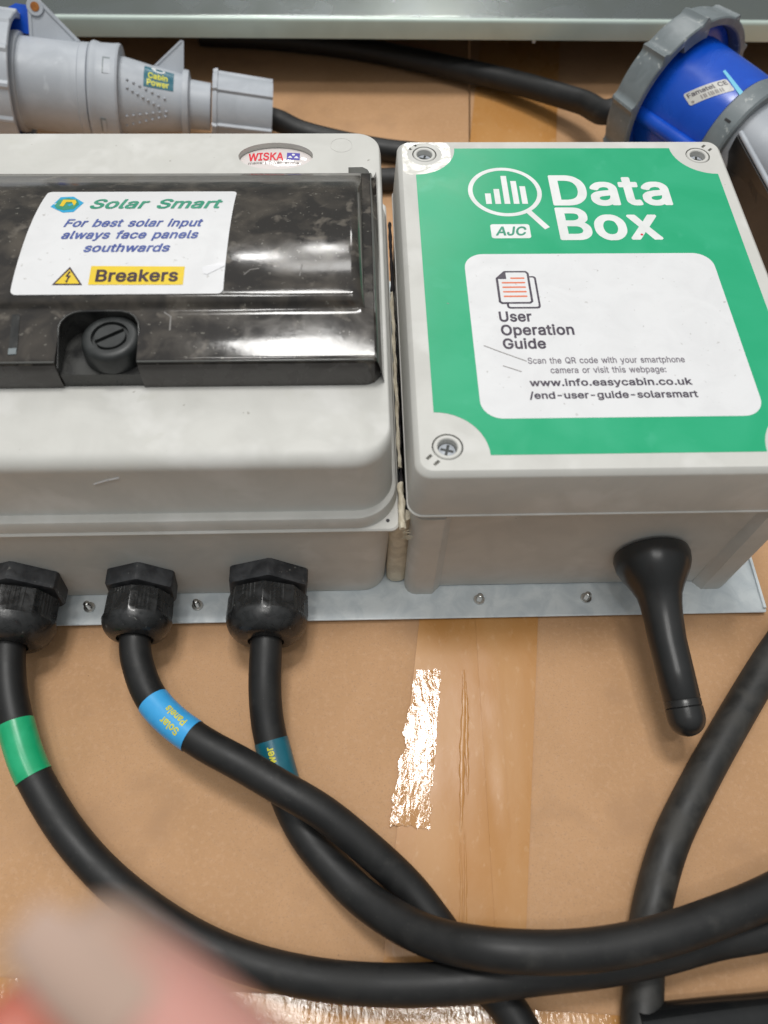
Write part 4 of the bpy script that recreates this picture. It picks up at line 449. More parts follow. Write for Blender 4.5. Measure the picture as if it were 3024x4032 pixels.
GLYPHS[23] = (
    '-453;360,253 346,267 105,267 91,253 91,179 105,165 346,165 360,179|.188;154,79 130,102 114,109 106,110 80,110 70,106 60,102 34,76 30,68 27,60 27,22 34,6 37,3 60,-20 76,-27 114,-27 130,-20 15'
    '7,6 161,14 163,22 164,30 164,57 161,68|/250;258,542 244,556 169,556 154,541 -8,-64 -9,-85 5,-99 80,-99 94,-84 258,521|:188;154,79 130,102 114,109 106,110 80,110 70,106 60,102 34,76 30,68 27,'
    '60 27,22 34,6 37,3 60,-20 76,-27 114,-27 130,-20 157,6 161,14 163,22 164,30 164,57 161,68;154,355 136,374 121,382 106,385 84,385 70,382 62,378 55,373 34,352 27,334 27,298 34,282 37,278 60,25'
    '5 68,251 76,249 106,248 121,250 130,255 157,282 161,290 163,297 164,304 164,332 161,344|A480;300,518 285,532 192,532 178,518 -6,14 -7,10 -7,-9 7,-23 94,-23 108,-8 153,119 326,119 372,-8 386,'
    '-23 472,-23 486,-9 486,10 484,14;239,370 256,317 290,222 189,222 211,284 218,307 225,326 228,340|B456;388,472 354,504 338,514 318,522 276,531 256,532 51,532 37,518 37,-9 51,-23 263,-23 286,-'
    '22 308,-20 335,-12 352,-6 369,4 386,16 413,42 423,58 431,74 439,102 441,122 440,160 437,183 432,198 418,224 410,234 389,255 372,268 396,292 410,310 416,325 420,353 421,388 420,402 417,420 40'
    '4,452;311,186 319,176 326,164 332,143 332,133 331,128 326,114 319,102 306,93 286,86 264,81 243,80 148,80 148,208 243,208 264,206 271,205 288,200 298,195;298,411 300,408 308,393 311,380 312,3'
    '66 310,356 305,344 298,332 290,325 268,314 244,309 232,308 148,308 148,429 234,429 256,427 274,423 290,416|C510;444,463 421,486 410,496 384,512 366,522 336,531 315,536 281,539 254,539 225,53'
    '7 198,532 168,522 140,507 116,489 80,452 63,430 48,404 34,373 24,336 19,304 17,268 17,240 19,204 25,169 34,138 48,104 63,78 80,56 116,19 140,2 168,-12 198,-22 225,-28 254,-30 281,-30 315,-27'
    ' 348,-19 366,-12 384,-4 412,15 423,24 451,52 471,82 480,96 492,134 496,150 496,169 482,183 399,183 385,169 378,146 366,122 355,109 340,97 318,86 296,80 272,76 253,77 233,82 212,88 192,99 178'
    ',110 160,132 148,154 138,182 132,205 128,230 126,252 128,278 132,308 138,330 148,354 160,376 172,392 176,398 192,409 212,420 234,428 262,432 284,431 298,428 318,422 340,412 355,400 366,386 3'
    '78,364 385,339 399,325 482,325 496,339 496,358 492,377 481,407 471,428 461,442|D503;424,448 386,484 362,501 334,515 299,525 272,530 238,532 51,532 37,518 37,-9 51,-23 232,-23 266,-21 298,-16'
    ' 332,-6 360,8 386,25 423,61 440,82 456,108 469,140 478,174 483,206 485,241 485,269 483,304 478,339 470,368 457,398 442,425;330,392 345,372 356,352 366,327 372,302 375,278 375,233 370,204 363'
    ',175 356,158 345,136 328,117 310,104 288,93 268,87 236,81 228,80 148,80 148,429 216,429 242,427 267,423 290,416 306,408|E419;395,518 381,532 51,532 37,518 37,-9 51,-23 384,-23 398,-9 398,66 '
    '384,80 148,80 148,206 364,206 378,220 378,295 364,309 148,309 148,429 381,429 395,443|F410;392,518 378,532 51,532 37,518 37,-9 51,-23 134,-23 148,-9 148,198 355,198 369,212 369,287 355,301 1'
    '48,301 148,429 378,429 392,443|G521;452,454 426,481 398,503 366,520 346,528 314,536 279,539 252,539 223,537 196,532 166,522 140,507 116,489 78,452 62,430 46,402 34,373 24,339 18,297 17,240 1'
    '9,204 24,172 34,135 46,106 62,78 79,57 118,18 140,2 168,-12 196,-22 210,-25 226,-28 256,-30 282,-30 308,-28 336,-23 362,-15 386,-4 408,10 425,24 446,46 459,60 474,82 486,106 496,139 499,160 '
    '501,187 501,265 487,279 274,279 260,265 260,190 274,176 388,176 381,150 374,134 363,116 355,107 336,94 320,86 301,80 276,76 254,77 234,82 212,89 192,99 172,116 160,132 148,152 138,178 132,20'
    '5 128,230 126,256 128,278 132,303 138,326 148,354 160,376 171,392 192,409 212,420 230,427 240,429 266,432 294,430 316,422 338,411 350,402 360,391 375,366 382,352 385,340 399,326 483,326 497,'
    '340 497,359 494,375 488,395 480,412|H517;480,518 466,532 383,532 369,518 369,312 148,312 148,518 134,532 51,532 37,518 37,-9 51,-23 134,-23 148,-9 148,209 369,209 369,-9 383,-23 466,-23 480,'
    '-9|I301;292,518 278,532 22,532 8,518 8,443 22,429 95,429 95,80 22,80 8,66 8,-9 22,-23 278,-23 292,-9 292,66 278,80 206,80 206,429 278,429 292,443|J397;359,518 345,532 263,532 249,518 249,151'
    ' 247,131 244,114 235,96 226,87 212,79 196,74 174,74 158,79 140,90 134,96 130,106 122,131 121,182 107,196 24,196 10,182 10,133 13,101 21,72 34,46 50,26 68,8 88,-8 114,-20 146,-28 174,-30 196,'
    '-30 227,-27 254,-20 280,-8 301,8 320,27 336,46 349,72 350,76 357,101 359,132|K467;471,518 457,532 355,532 335,512 189,352 174,338 148,309 148,518 134,532 51,532 37,518 37,-9 51,-23 134,-23 1'
    '48,-9 148,158 194,208 196,208 204,195 346,-6 363,-23 458,-23 472,-9 472,10 273,287 471,500|O534;452,454 418,489 394,507 366,522 337,532 310,537 280,539 254,539 225,537 198,532 168,522 140,50'
    '7 118,490 80,452 63,430 48,404 34,370 25,339 19,304 17,268 17,240 19,204 25,169 34,135 48,104 63,78 80,56 118,18 140,2 168,-12 198,-22 225,-28 254,-30 280,-30 310,-28 337,-22 366,-12 394,2 4'
    '18,19 452,54 471,78 486,104 500,135 510,172 514,204 516,240 516,268 514,304 509,339 501,368 486,404 471,430;358,397 374,375 386,356 394,334 402,306 406,279 406,240 402,202 394,175 386,154 37'
    '3,132 360,114 340,99 320,88 300,82 281,77 253,77 233,82 208,91 192,99 178,110 160,132 148,154 138,178 132,202 127,244 128,272 132,306 138,330 148,354 160,376 172,394 192,410 212,420 222,424 '
    '234,428 257,432 272,432 282,431 300,428 310,424 320,420 340,410|P445;392,468 360,499 342,510 320,520 299,526 274,530 248,532 51,532 37,518 37,-9 51,-23 134,-23 148,-9 148,163 251,163 274,164'
    ' 299,168 322,175 340,183 360,196 372,206 402,238 414,256 420,273 427,294 432,336 432,360 428,398 420,422 413,440 402,456;300,408 303,404 310,392 319,368 321,355 321,340 319,327 310,304 304,2'
    '92 302,289 288,279 276,273 244,266 229,265 148,265 148,429 228,429 257,426 288,416|Q534;452,454 418,489 394,507 366,522 337,532 310,537 280,539 254,539 225,537 198,532 168,522 140,507 118,49'
    '0 80,452 63,430 48,404 34,370 25,339 19,304 17,268 17,240 19,204 25,169 34,135 48,104 63,78 80,56 118,18 139,3 168,-12 196,-22 230,-28 254,-30 280,-30 310,-28 337,-22 350,-18 376,-56 392,-71'
    ' 477,-71 491,-57 491,-38 435,37 452,54 471,78 488,106 501,140 509,169 514,204 516,240 516,268 514,304 509,339 500,373 488,402 472,428;358,397 374,375 386,356 394,334 402,306 406,279 406,240 '
    '402,202 394,175 386,154 373,132 368,126 338,166 322,182 236,182 222,168 222,150 278,77 253,77 222,85 212,88 192,99 178,110 160,132 148,154 138,178 132,202 127,244 128,272 132,306 138,330 148'
    ',354 160,376 172,394 192,410 212,420 222,424 234,428 257,432 272,432 282,431 300,428 310,424 320,420 340,410|R449;394,470 371,492 360,501 342,512 324,520 297,528 248,532 51,532 37,518 37,-9 '
    '51,-23 134,-23 148,-9 148,175 232,175 328,-5 330,-8 344,-23 437,-23 451,-9 451,10 348,197 359,204 374,216 403,246 413,262 420,276 428,302 432,326 432,366 431,385 428,405 422,424 412,444 403,'
    '460;300,410 311,396 316,386 320,370 322,354 320,334 316,322 311,308 303,298 288,290 258,280 230,278 148,278 148,429 229,429 258,426 288,418|S447;391,469 360,499 344,511 324,522 282,534 239,5'
    '39 215,539 168,534 150,530 130,522 110,511 92,499 62,470 52,458 42,440 34,421 30,403 29,360 31,338 37,316 48,298 60,282 79,264 96,251 120,236 143,226 178,215 258,193 273,186 286,182 295,178 '
    '310,168 315,162 320,148 322,138 318,124 313,110 302,97 290,89 276,82 262,78 246,74 222,72 202,75 178,81 162,88 146,98 139,106 133,118 127,146 113,160 29,160 15,146 15,126 18,105 24,85 30,68 '
    '41,50 51,38 82,8 97,-3 120,-14 136,-21 160,-26 186,-31 240,-32 262,-31 288,-27 310,-22 330,-13 352,-2 365,8 397,38 409,54 420,75 426,91 430,108 431,124 431,152 428,181 424,194 418,208 404,22'
    '8 368,261 356,268 346,275 322,287 284,300 215,318 178,330 166,336 156,342 147,350 142,360 139,371 139,380 141,390 146,400 155,413 174,424 182,427 202,433 224,436 240,434 259,430 278,424 294,'
    '414 298,410 303,404 311,388 314,369 328,355 410,355 424,369 424,390 422,407 418,422 410,442 400,458|U518;480,518 466,532 384,532 370,518 370,182 369,168 366,152 361,136 354,122 345,108 336,1'
    '00 322,91 306,84 290,79 265,76 246,76 228,79 212,84 198,90 182,100 173,108 164,122 156,136 151,152 148,168 147,182 147,518 133,532 51,532 37,518 37,161 38,142 42,116 50,92 66,65 75,50 83,42 '
    '107,18 124,5 144,-8 168,-18 193,-25 220,-30 276,-31 298,-30 325,-25 350,-18 370,-9 394,5 410,18 442,50 456,70 466,92 474,116 479,138 480,158|W687;693,518 679,532 594,532 580,518 492,174 484,'
    '210 403,518 389,532 297,532 282,517 194,177 188,193 184,212 105,518 91,532 7,532 -7,518 -7,499 132,-9 146,-23 239,-23 253,-9 343,320 432,-9 446,-23 539,-23 553,-9 554,-6 693,499|a390;329,352'
    ' 306,376 284,390 272,396 233,406 216,407 168,407 153,405 128,400 108,393 94,387 70,369 42,342 25,318 18,300 18,282 33,268 90,251 109,251 124,266 130,280 136,287 142,291 150,296 169,304 179,3'
    '06 196,308 212,306 217,304 230,300 240,294 244,288 248,280 252,256 250,255 236,251 171,244 118,234 86,224 58,210 26,179 19,168 10,146 8,128 7,94 8,80 12,65 17,48 33,24 53,4 70,-11 86,-18 102'
    ',-24 132,-31 173,-32 202,-28 213,-26 232,-18 244,-12 254,-4 254,-9 268,-23 346,-23 360,-9 360,266 359,282 352,316 338,342;253,156 252,134 246,112 235,93 220,82 208,76 194,72 180,69 171,68 14'
    '8,72 132,78 124,83 117,96 116,101 116,107 121,124 134,132 152,139 167,142 246,154|b425;368,342 340,370 322,384 302,394 282,402 262,406 202,407 175,402 162,396 152,390 137,378 137,518 123,532'
    ' 44,532 30,518 30,-9 44,-23 121,-23 135,-9 136,2 144,-6 162,-19 188,-28 216,-31 262,-30 282,-26 302,-18 322,-7 340,6 369,36 382,54 392,72 402,100 408,126 412,150 413,206 410,239 408,255 402,'
    '278 392,304 382,322;272,288 278,282 293,252 302,222 304,202 304,184 302,159 296,133 286,110 276,94 258,80 244,74 230,71 217,70 196,74 182,80 164,93 156,108 148,124 142,142 136,176 136,202 14'
    '0,224 148,254 155,270 163,282 171,290 184,298 211,306 229,306 243,302 258,296|c396;351,346 324,372 306,384 280,396 266,401 240,406 192,407 170,406 149,401 126,393 108,383 90,370 58,338 44,31'
    '9 32,298 23,278 16,250 13,226 11,200 11,174 13,148 16,126 22,100 34,74 45,54 58,38 90,6 108,-7 128,-18 151,-26 172,-30 192,-31 232,-31 256,-28 272,-24 294,-14 316,-2 334,14 357,36 376,66 386'
    ',92 386,111 372,125 314,140 295,140 281,126 274,106 264,90 250,81 242,77 226,72 215,70 205,70 184,74 166,80 154,89 138,110 131,126 126,142 122,159 120,182 122,212 126,232 131,250 138,266 154'
    ',287 166,296 183,302 197,306 218,306 236,301 253,294 263,286 274,268 280,253 294,239 313,239 371,254 385,268 385,287 376,310 370,322|d425;395,518 381,532 302,532 288,518 288,377 274,388 264,'
    '396 252,400 240,404 224,407 182,407 160,406 143,402 122,394 102,384 86,370 55,340 45,326 32,302 22,276 16,252 12,228 11,205 12,150 16,123 22,102 32,76 43,54 56,36 64,28 86,4 104,-8 120,-18 1'
    '43,-26 162,-30 208,-31 237,-28 253,-23 269,-15 282,-6 290,2 290,-9 304,-23 381,-23 395,-9;258,286 270,270 277,254 286,224 288,204 288,183 286,158 282,142 270,108 261,94 253,87 242,80 229,74 '
    '214,71 196,71 180,74 166,80 154,89 138,110 126,143 122,159 120,176 120,195 122,219 128,245 138,268 147,282 154,288 166,296 179,302 195,306 213,306 227,302 242,297|e404;354,338 328,364 304,38'
    '4 277,396 261,402 232,407 170,406 143,400 126,394 106,382 90,370 66,347 44,320 32,298 24,278 16,250 12,226 11,203 12,148 22,100 34,74 45,54 58,38 90,6 108,-7 130,-18 153,-26 175,-30 196,-31 '
    '226,-31 256,-28 292,-19 308,-12 322,-2 339,11 360,32 376,54 384,68 388,82 388,100 373,114 316,128 297,128 282,114 279,104 270,90 257,80 246,76 226,71 212,70 202,70 188,73 174,78 160,84 148,9'
    '3 141,100 132,116 126,132 124,145 380,146 394,160 394,210 391,252 386,273 375,304 364,324;254,291 260,286 270,270 276,260 280,244 126,244 126,248 132,262 145,282 154,290 168,298 188,304 209,'
    '306 232,302|f254;266,530 251,544 232,550 208,553 164,552 140,548 124,541 106,530 79,503 73,496 66,482 61,470 59,458 58,444 58,402 -3,402 -17,388 -17,318 -3,304 58,304 58,-9 72,-23 151,-23 16'
    '5,-9 165,304 237,304 251,318 251,388 237,402 165,402 165,423 168,434 172,444 177,446 190,450 196,450 203,450 218,445 236,445 250,459 266,511|g425;395,388 381,402 304,402 290,388 290,376 282,'
    '383 270,392 254,400 238,405 224,407 163,406 144,402 122,394 102,384 88,372 56,340 43,324 32,302 24,282 16,254 12,222 12,161 16,128 24,101 32,80 56,46 86,16 104,4 124,-6 142,-13 162,-17 222,-'
    '18 249,-12 272,-2 288,10 287,-20 281,-38 273,-52 258,-62 239,-70 222,-73 200,-74 175,-70 164,-66 140,-52 132,-43 126,-34 110,-18 92,-18 44,-44 28,-60 28,-78 40,-99 46,-106 75,-135 84,-142 96'
    ',-150 123,-162 162,-172 193,-174 222,-174 240,-173 261,-170 300,-159 334,-140 364,-110 373,-100 384,-82 388,-68 391,-59 394,-36;258,287 267,274 277,256 283,236 289,204 289,180 286,162 277,13'
    '0 270,116 262,104 256,98 242,90 227,86 214,83 196,83 180,86 166,91 148,104 139,116 126,145 122,163 120,187 120,205 123,226 127,240 138,268 147,282 155,290 168,298 196,306 214,306 227,302 242'
    ',298|h410;347,355 318,383 304,392 288,400 256,406 213,407 197,406 180,402 158,394 142,385 137,380 137,518 123,532 44,532 30,518 30,-9 44,-23 123,-23 137,-9 137,235 140,247 148,274 160,288 18'
    '0,299 194,304 210,306 221,305 238,300 254,290 260,282 266,269 272,248 273,232 273,-9 287,-23 366,-23 380,-9 380,255 379,275 376,295 370,315 364,332 355,346|i167;137,388 123,402 44,402 30,388'
    ' 30,-9 44,-23 123,-23 137,-9;140,518 122,536 108,544 95,547 73,547 59,544 53,542 48,538 24,514 20,507 18,494 18,472 20,462 24,452 52,426 59,422 73,420 95,420 108,422 116,426 142,452 149,466 '
    '149,500 146,510|k381;383,388 369,402 275,402 137,261 137,518 123,532 44,532 30,518 30,-9 44,-23 123,-23 137,-9 137,131 150,144 152,142 269,-7 285,-23 381,-23 395,-9 395,10 232,215 383,370|l1'
    '89;137,518 123,532 44,532 30,518 30,70 31,55 35,38 42,24 50,12 76,-13 92,-20 109,-24 125,-25 170,-24 190,-20 204,-6 204,13 193,63 179,77 141,76 140,78 138,88|m610;548,360 528,380 520,387 506'
    ',395 478,406 458,408 417,408 397,406 383,402 358,392 340,378 320,358 294,386 282,395 266,403 249,408 196,409 188,408 160,398 150,392 136,380 135,388 121,402 44,402 30,388 30,-9 44,-23 123,-2'
    '3 137,-9 137,245 144,270 149,280 156,291 176,302 194,306 202,306 220,303 236,295 239,292 244,282 250,267 251,255 251,-9 265,-23 344,-23 358,-9 358,241 361,262 368,280 376,293 384,298 404,305'
    ' 411,306 420,306 442,302 450,298 460,292 467,280 471,265 473,248 473,-9 487,-23 566,-23 580,-9 580,280 576,304 571,322 564,338 555,352|n410;347,355 318,383 304,392 288,400 256,406 213,407 19'
    '7,406 180,402 158,394 142,385 136,378 135,388 121,402 44,402 30,388 30,-9 44,-23 123,-23 137,-9 137,235 140,247 148,274 160,288 180,299 194,304 210,306 221,305 238,300 254,290 260,282 266,26'
    '9 272,248 273,232 273,-9 287,-23 366,-23 380,-9 380,255 379,275 376,295 370,315 364,332 355,346|o416;356,340 324,371 308,383 288,394 266,401 243,406 192,407 170,406 149,401 126,393 108,383 9'
    '0,370 58,338 44,319 32,298 23,278 16,250 13,226 11,200 11,174 13,148 16,126 22,100 34,74 45,54 58,38 90,6 108,-7 128,-18 151,-26 172,-30 192,-31 243,-30 264,-26 286,-18 310,-6 326,7 356,36 3'
    '72,57 383,78 392,98 400,126 403,148 404,171 403,226 399,253 394,271 382,302 370,322;262,287 268,280 274,270 284,250 292,218 295,200 296,182 293,159 286,130 277,110 266,93 252,82 235,74 218,7'
    '1 205,70 182,74 166,80 154,89 138,110 131,126 122,159 120,176 120,192 122,218 128,242 138,266 154,287 165,295 180,302 197,306 218,306 232,302 248,296|p425;368,342 340,370 322,384 302,394 282'
    ',402 262,406 202,407 175,402 162,396 152,390 136,376 135,388 121,402 44,402 30,388 30,-152 44,-166 123,-166 137,-152 137,0 156,-15 174,-24 188,-28 216,-31 262,-30 282,-26 302,-18 322,-7 340,'
    '6 369,36 372,40 382,54 394,76 404,104 408,126 412,150 413,206 410,239 408,255 402,278 392,304 382,322;272,288 278,282 293,252 302,222 304,202 304,184 302,159 296,133 286,110 276,94 258,80 24'
    '4,74 230,71 217,70 196,74 182,80 164,93 156,108 148,124 142,142 136,176 136,202 140,224 148,254 155,270 163,282 171,290 184,298 211,306 229,306 243,302 258,296|r259;266,393 252,407 200,408 1'
    '86,407 156,398 142,390 136,384 135,388 121,402 44,402 30,388 30,-9 44,-23 123,-23 137,-9 137,242 140,252 148,274 153,282 158,286 168,292 190,300 206,302 216,302 232,299 252,299 266,313|s365;'
    '318,354 296,374 288,381 276,389 248,401 216,407 156,407 123,400 90,386 72,372 42,342 34,328 28,312 24,295 24,260 25,245 30,228 38,212 47,201 65,183 78,173 96,162 116,154 136,148 204,132 228,'
    '124 238,118 242,112 244,104 244,100 236,86 224,78 209,73 192,69 178,68 158,72 146,76 132,83 126,90 122,100 118,116 103,130 84,130 28,118 13,103 13,84 22,54 30,40 44,23 64,2 74,-5 102,-20 110'
    ',-22 126,-26 152,-30 168,-31 207,-30 233,-28 252,-23 270,-16 300,1 328,28 335,38 344,52 353,80 354,120 353,135 348,152 340,168 332,177 302,206 284,218 266,224 244,230 178,246 160,252 138,262'
    ' 135,266 133,275 133,280 136,290 142,296 152,302 164,306 185,310 209,306 222,300 229,296 235,290 240,280 244,268 259,254 278,254 332,266 347,281 347,300 336,326 330,338|t228;149,480 135,494 '
    '56,494 42,480 42,402 -3,402 -17,388 -17,318 -3,304 42,304 42,82 44,61 47,50 49,42 57,26 84,-4 98,-13 117,-22 135,-26 154,-27 190,-27 208,-25 222,-22 236,-7 236,12 225,63 211,77 192,77 171,74'
    ' 154,78 151,84 149,104 149,304 213,304 227,318 227,388 213,402 149,402|u410;380,388 366,402 287,402 273,388 273,158 270,130 266,118 260,106 250,92 240,85 228,80 218,76 206,74 192,74 174,78 1'
    '58,87 150,98 142,114 138,128 137,148 137,388 123,402 44,402 30,388 30,124 31,106 34,85 40,65 46,50 55,34 64,24 92,-3 106,-12 128,-22 136,-24 154,-27 196,-28 213,-27 230,-24 250,-16 266,-6 27'
    '4,2 275,-9 289,-23 366,-23 380,-9|v390;394,388 380,402 296,402 282,388 195,146 194,148 108,388 93,402 8,402 -6,388 -6,368 140,-8 154,-23 235,-23 250,-8 393,366 394,370|w567;568,388 554,402 4'
    '71,402 457,388 412,230 406,203 397,174 388,206 385,224 339,388 325,402 243,402 229,388 228,386 183,224 170,174 110,388 96,402 14,402 0,388 0,369 115,-9 129,-23 208,-23 222,-9 271,164 275,175'
    ' 278,190 284,208 296,162 345,-9 359,-23 438,-23 452,-9 454,-4 568,369|x379;375,388 361,402 273,402 258,387 208,312 190,283 124,387 109,402 20,402 6,388 6,370 124,198 126,194 -2,10 -2,-9 12,-'
    '23 100,-23 115,-8 173,78 189,105 190,104 206,78 263,-8 278,-23 367,-23 381,-9 381,10 254,191 254,194 260,201 375,370|y390;394,388 380,402 296,402 282,388 195,146 194,148 108,388 93,402 8,402'
    ' -6,388 -6,370 -5,366 136,0 136,-3 128,-29 112,-59 104,-64 93,-66 72,-63 52,-63 38,-77 24,-129 24,-148 38,-162 52,-166 66,-168 114,-168 127,-166 148,-160 168,-147 200,-116 206,-108 220,-84 2'
    '28,-66 393,366 394,370| 280;')
GL = {}
for wt, data in GLYPHS.items():
    for rec in data.split('|'):
        head, *loops = rec.split(';'); GL[wt, head[0]] = (int(head[1:]), [[tuple(int(c) for c in p.split(',')) for p in lp.split(' ')] for lp in loops if lp])
CAPH = max(p[1] for p in GL[0, 'H'][1][0]) / 1000
def text_bm(s, bold=0.0, spacing=1.0):
    wt = min((0, 12, 23), key=lambda q: abs(q - bold * 700)); bm = bmesh.new(); x = 0
    for ch in s:
        adv, loops = GL[wt, ch]; edges = []
        for lp in loops:
            vs = [bm.verts.new(((q[0] + x) / 1000, q[1] / 1000, 0)) for q in lp]
            edges += [bm.edges.new((vs[i], vs[(i + 1) % len(vs)])) for i in range(len(vs))]
        if edges: bmesh.ops.triangle_fill(bm, edges=edges, use_beauty=False)
        x += adv * spacing * .98 + wt * 0.9
    return bm
def letter(parent, s, xl, xr, yb, ycap, m, surf, bold=0.02, shear=0.0, cuts=0, name='lettering', spacing=1.0):
    bm = text_bm(s, bold, spacing)
    x0 = min(v.co.x for v in bm.verts); x1 = max(v.co.x for v in bm.verts)
    ky = (ycap - yb) / CAPH
    for v in bm.verts:
        y = v.co.y * ky; x = xl + (v.co.x - x0) / (x1 - x0) * (xr - xl); v.co = Vector((x + shear * y, yb + y, 0))
    if cuts:
        for axis, lo, hi in ((0, xl, xr), (1, yb - abs(ycap - yb), ycap)):
            lo, hi = min(lo, hi), max(lo, hi); k = int((hi - lo) / cuts) + 1
            for i in range(1, k):
                co = Vector((0, 0, 0)); co[axis] = lo + (hi - lo) * i / k; no = Vector((0, 0, 0)); no[axis] = 1
                bmesh.ops.bisect_plane(bm, geom=bm.verts[:] + bm.edges[:] + bm.faces[:], plane_co=co, plane_no=no)
    for v in bm.verts: v.co = Vector(surf(v.co.x, v.co.y))
    return put(name, bm, m, parent)
def poly(parent, pts, m, surf, name='icon', cuts=0, holes=(), smooth=None, label=None):
    bm = bmesh.new(); edges = []
    for lp in [pts] + list(holes):
        vs = [bm.verts.new((p[0], p[1], 0)) for p in lp]; edges += [bm.edges.new((vs[i], vs[(i + 1) % len(vs)])) for i in range(len(vs))]
    bmesh.ops.triangle_fill(bm, edges=edges, use_beauty=True)
    if cuts:
        for axis in (0, 1):
            a = [v.co[axis] for v in bm.verts]; lo, hi = min(a), max(a); k = int((hi - lo) / cuts) + 1
            for i in range(1, k):
                co = Vector((0, 0, 0)); co[axis] = lo + (hi - lo) * i / k; no = Vector((0, 0, 0)); no[axis] = 1
                bmesh.ops.bisect_plane(bm, geom=bm.verts[:] + bm.edges[:] + bm.faces[:], plane_co=co, plane_no=no)
    for v in bm.verts: v.co = Vector(surf(v.co.x, v.co.y))
    return put(name, bm, m, parent, smooth, label)
def stroke(pts, wd):   # outline polygon of an open polyline
    L_, R_ = [], []
    for i, p in enumerate(pts):
        a = Vector(pts[max(i - 1, 0)]); b = Vector(pts[min(i + 1, len(pts) - 1)]); t = (b - a).normalized(); nn = Vector((-t.y, t.x)) * wd / 2
        L_.append(tuple(Vector(p) + nn)); R_.append(tuple(Vector(p) - nn))
    return L_ + R_[::-1]

ZC = -0.35      # top of the cardboard
# ================================================================== cardboard box (the surface)
card = thing('cardboard_box', 'large brown cardboard box with its taped flaps closed, lying under everything', 'cardboard box', (0, 0, ZC))
def seamx(y): return 3.69 + 0.083 * y
for side in (0, 1):
    bm = bmesh.new(); nx, ny = 220, 260; y0, y1 = -34, 78; grid = []
    for j in range(ny + 1):
        y = y0 + (y1 - y0) * j / ny; row = []
        for i in range(nx + 1):
            s = i / nx
            x = (-62 + (seamx(y) - 0.06 + 62) * s) if side == 0 else (seamx(y) + 0.06 + (70 - seamx(y)) * s)
            ed = max(0, 1 - abs(x - seamx(y)) / 1.0)
            z = ZC + 0.05 * (noise.noise(Vector((x * .09, y * .07, 3.1 + side))) - 0.25) - 0.05 * ed * ed
            for (ax_, ay_, bx_, by_) in ((-14, -6.5, -3, -8.6), (8, -12, 13, -5.5), (-20, -14, -9, -12.5)):
                ab2 = (bx_ - ax_) ** 2 + (by_ - ay_) ** 2; tt = max(0, min(1, ((x - ax_) * (bx_ - ax_) + (y - ay_) * (by_ - ay_)) / ab2))
                dd_ = math.hypot(x - ax_ - tt * (bx_ - ax_), y - ay_ - tt * (by_ - ay_)); z -= .035 * math.exp(-(dd_ / .45) ** 2)
            row.append(bm.verts.new((x, y, min(z, ZC + 0.02))))
        grid.append(row)
    for j in range(ny):
        for i in range(nx): bm.faces.new((grid[j][i], grid[j][i + 1], grid[j + 1][i + 1], grid[j + 1][i]))
    r = bmesh.ops.extrude_face_region(bm, geom=bm.faces[:])
    for v in [g for g in r['geom'] if isinstance(g, bmesh.types.BMVert)]: v.co.z -= 0.35
    put('flap', bm, 'card', card, 40)
bm = bmesh.new()
for (a, b_, c_, d_) in ((-62, -61.6, -34, 78), (69.6, 70, -34, 78), (-61.5, 69.5, -34, -33.6), (-61.5, 69.5, 77.6, 78)): box(bm, a, b_, c_, d_, -26, ZC - 0.5)
put('box_side', bm, 'card', card)
def tape_strip(pts4, m, z, nx=30, ny=80, amp=0.01, name='packing_tape', par=card, jag=0.0):
    bm = bmesh.new(); A, B_, C_, D_ = [Vector((p[0], p[1], 0)) for p in pts4]; g = []
    for j in range(ny + 1):
        t = j / ny; row = []
        for i in range(nx + 1):
            s = i / nx; p = (A * (1 - s) + B_ * s) * (1 - t) + (D_ * (1 - s) + C_ * s) * t
            if jag: p = p + Vector((jag * (noise.noise(Vector((p.y * 1.3, s * 2, 5))) + .5 * noise.noise(Vector((p.y * 5, s * 2, 9)))), jag * 1.2 * noise.noise(Vector((p.x * 3, t * 2, 2))), 0))
            zz = z + amp * (noise.noise(Vector((p.x * 1.1, p.y * .35, z * 50))) + .6)
            row.append(bm.verts.new((p.x, p.y, zz)))
        g.append(row)
    for j in range(ny):
        for i in range(nx): bm.faces.new((g[j][i], g[j][i + 1], g[j + 1][i + 1], g[j + 1][i]))
    r = bmesh.ops.extrude_face_region(bm, geom=bm.faces[:])
    for v in [q for q in r['geom'] if isinstance(q, bmesh.types.BMVert)]: v.co.z -= 0.012
    return put(name, bm, m, par, 60)
# long tape over the seam: left edge, right edge
tape_strip([(-4.0, -33.5), (2.0, -33.5), (17.4, 60), (10.0, 60)], 'tape', ZC + 0.05)
tape_strip([at(1532, 3250, ZC), at(1690, 3265, ZC), at(1735, 2640, ZC), at(1640, 2640, ZC)], 'tapew', ZC + 0.085, amp=0.022, jag=.22)
tape_strip([(3.3, -22), (4.3, -22), (4.9, 0), (3.9, 0)], 'tape', ZC + 0.075, nx=10, amp=0.02)
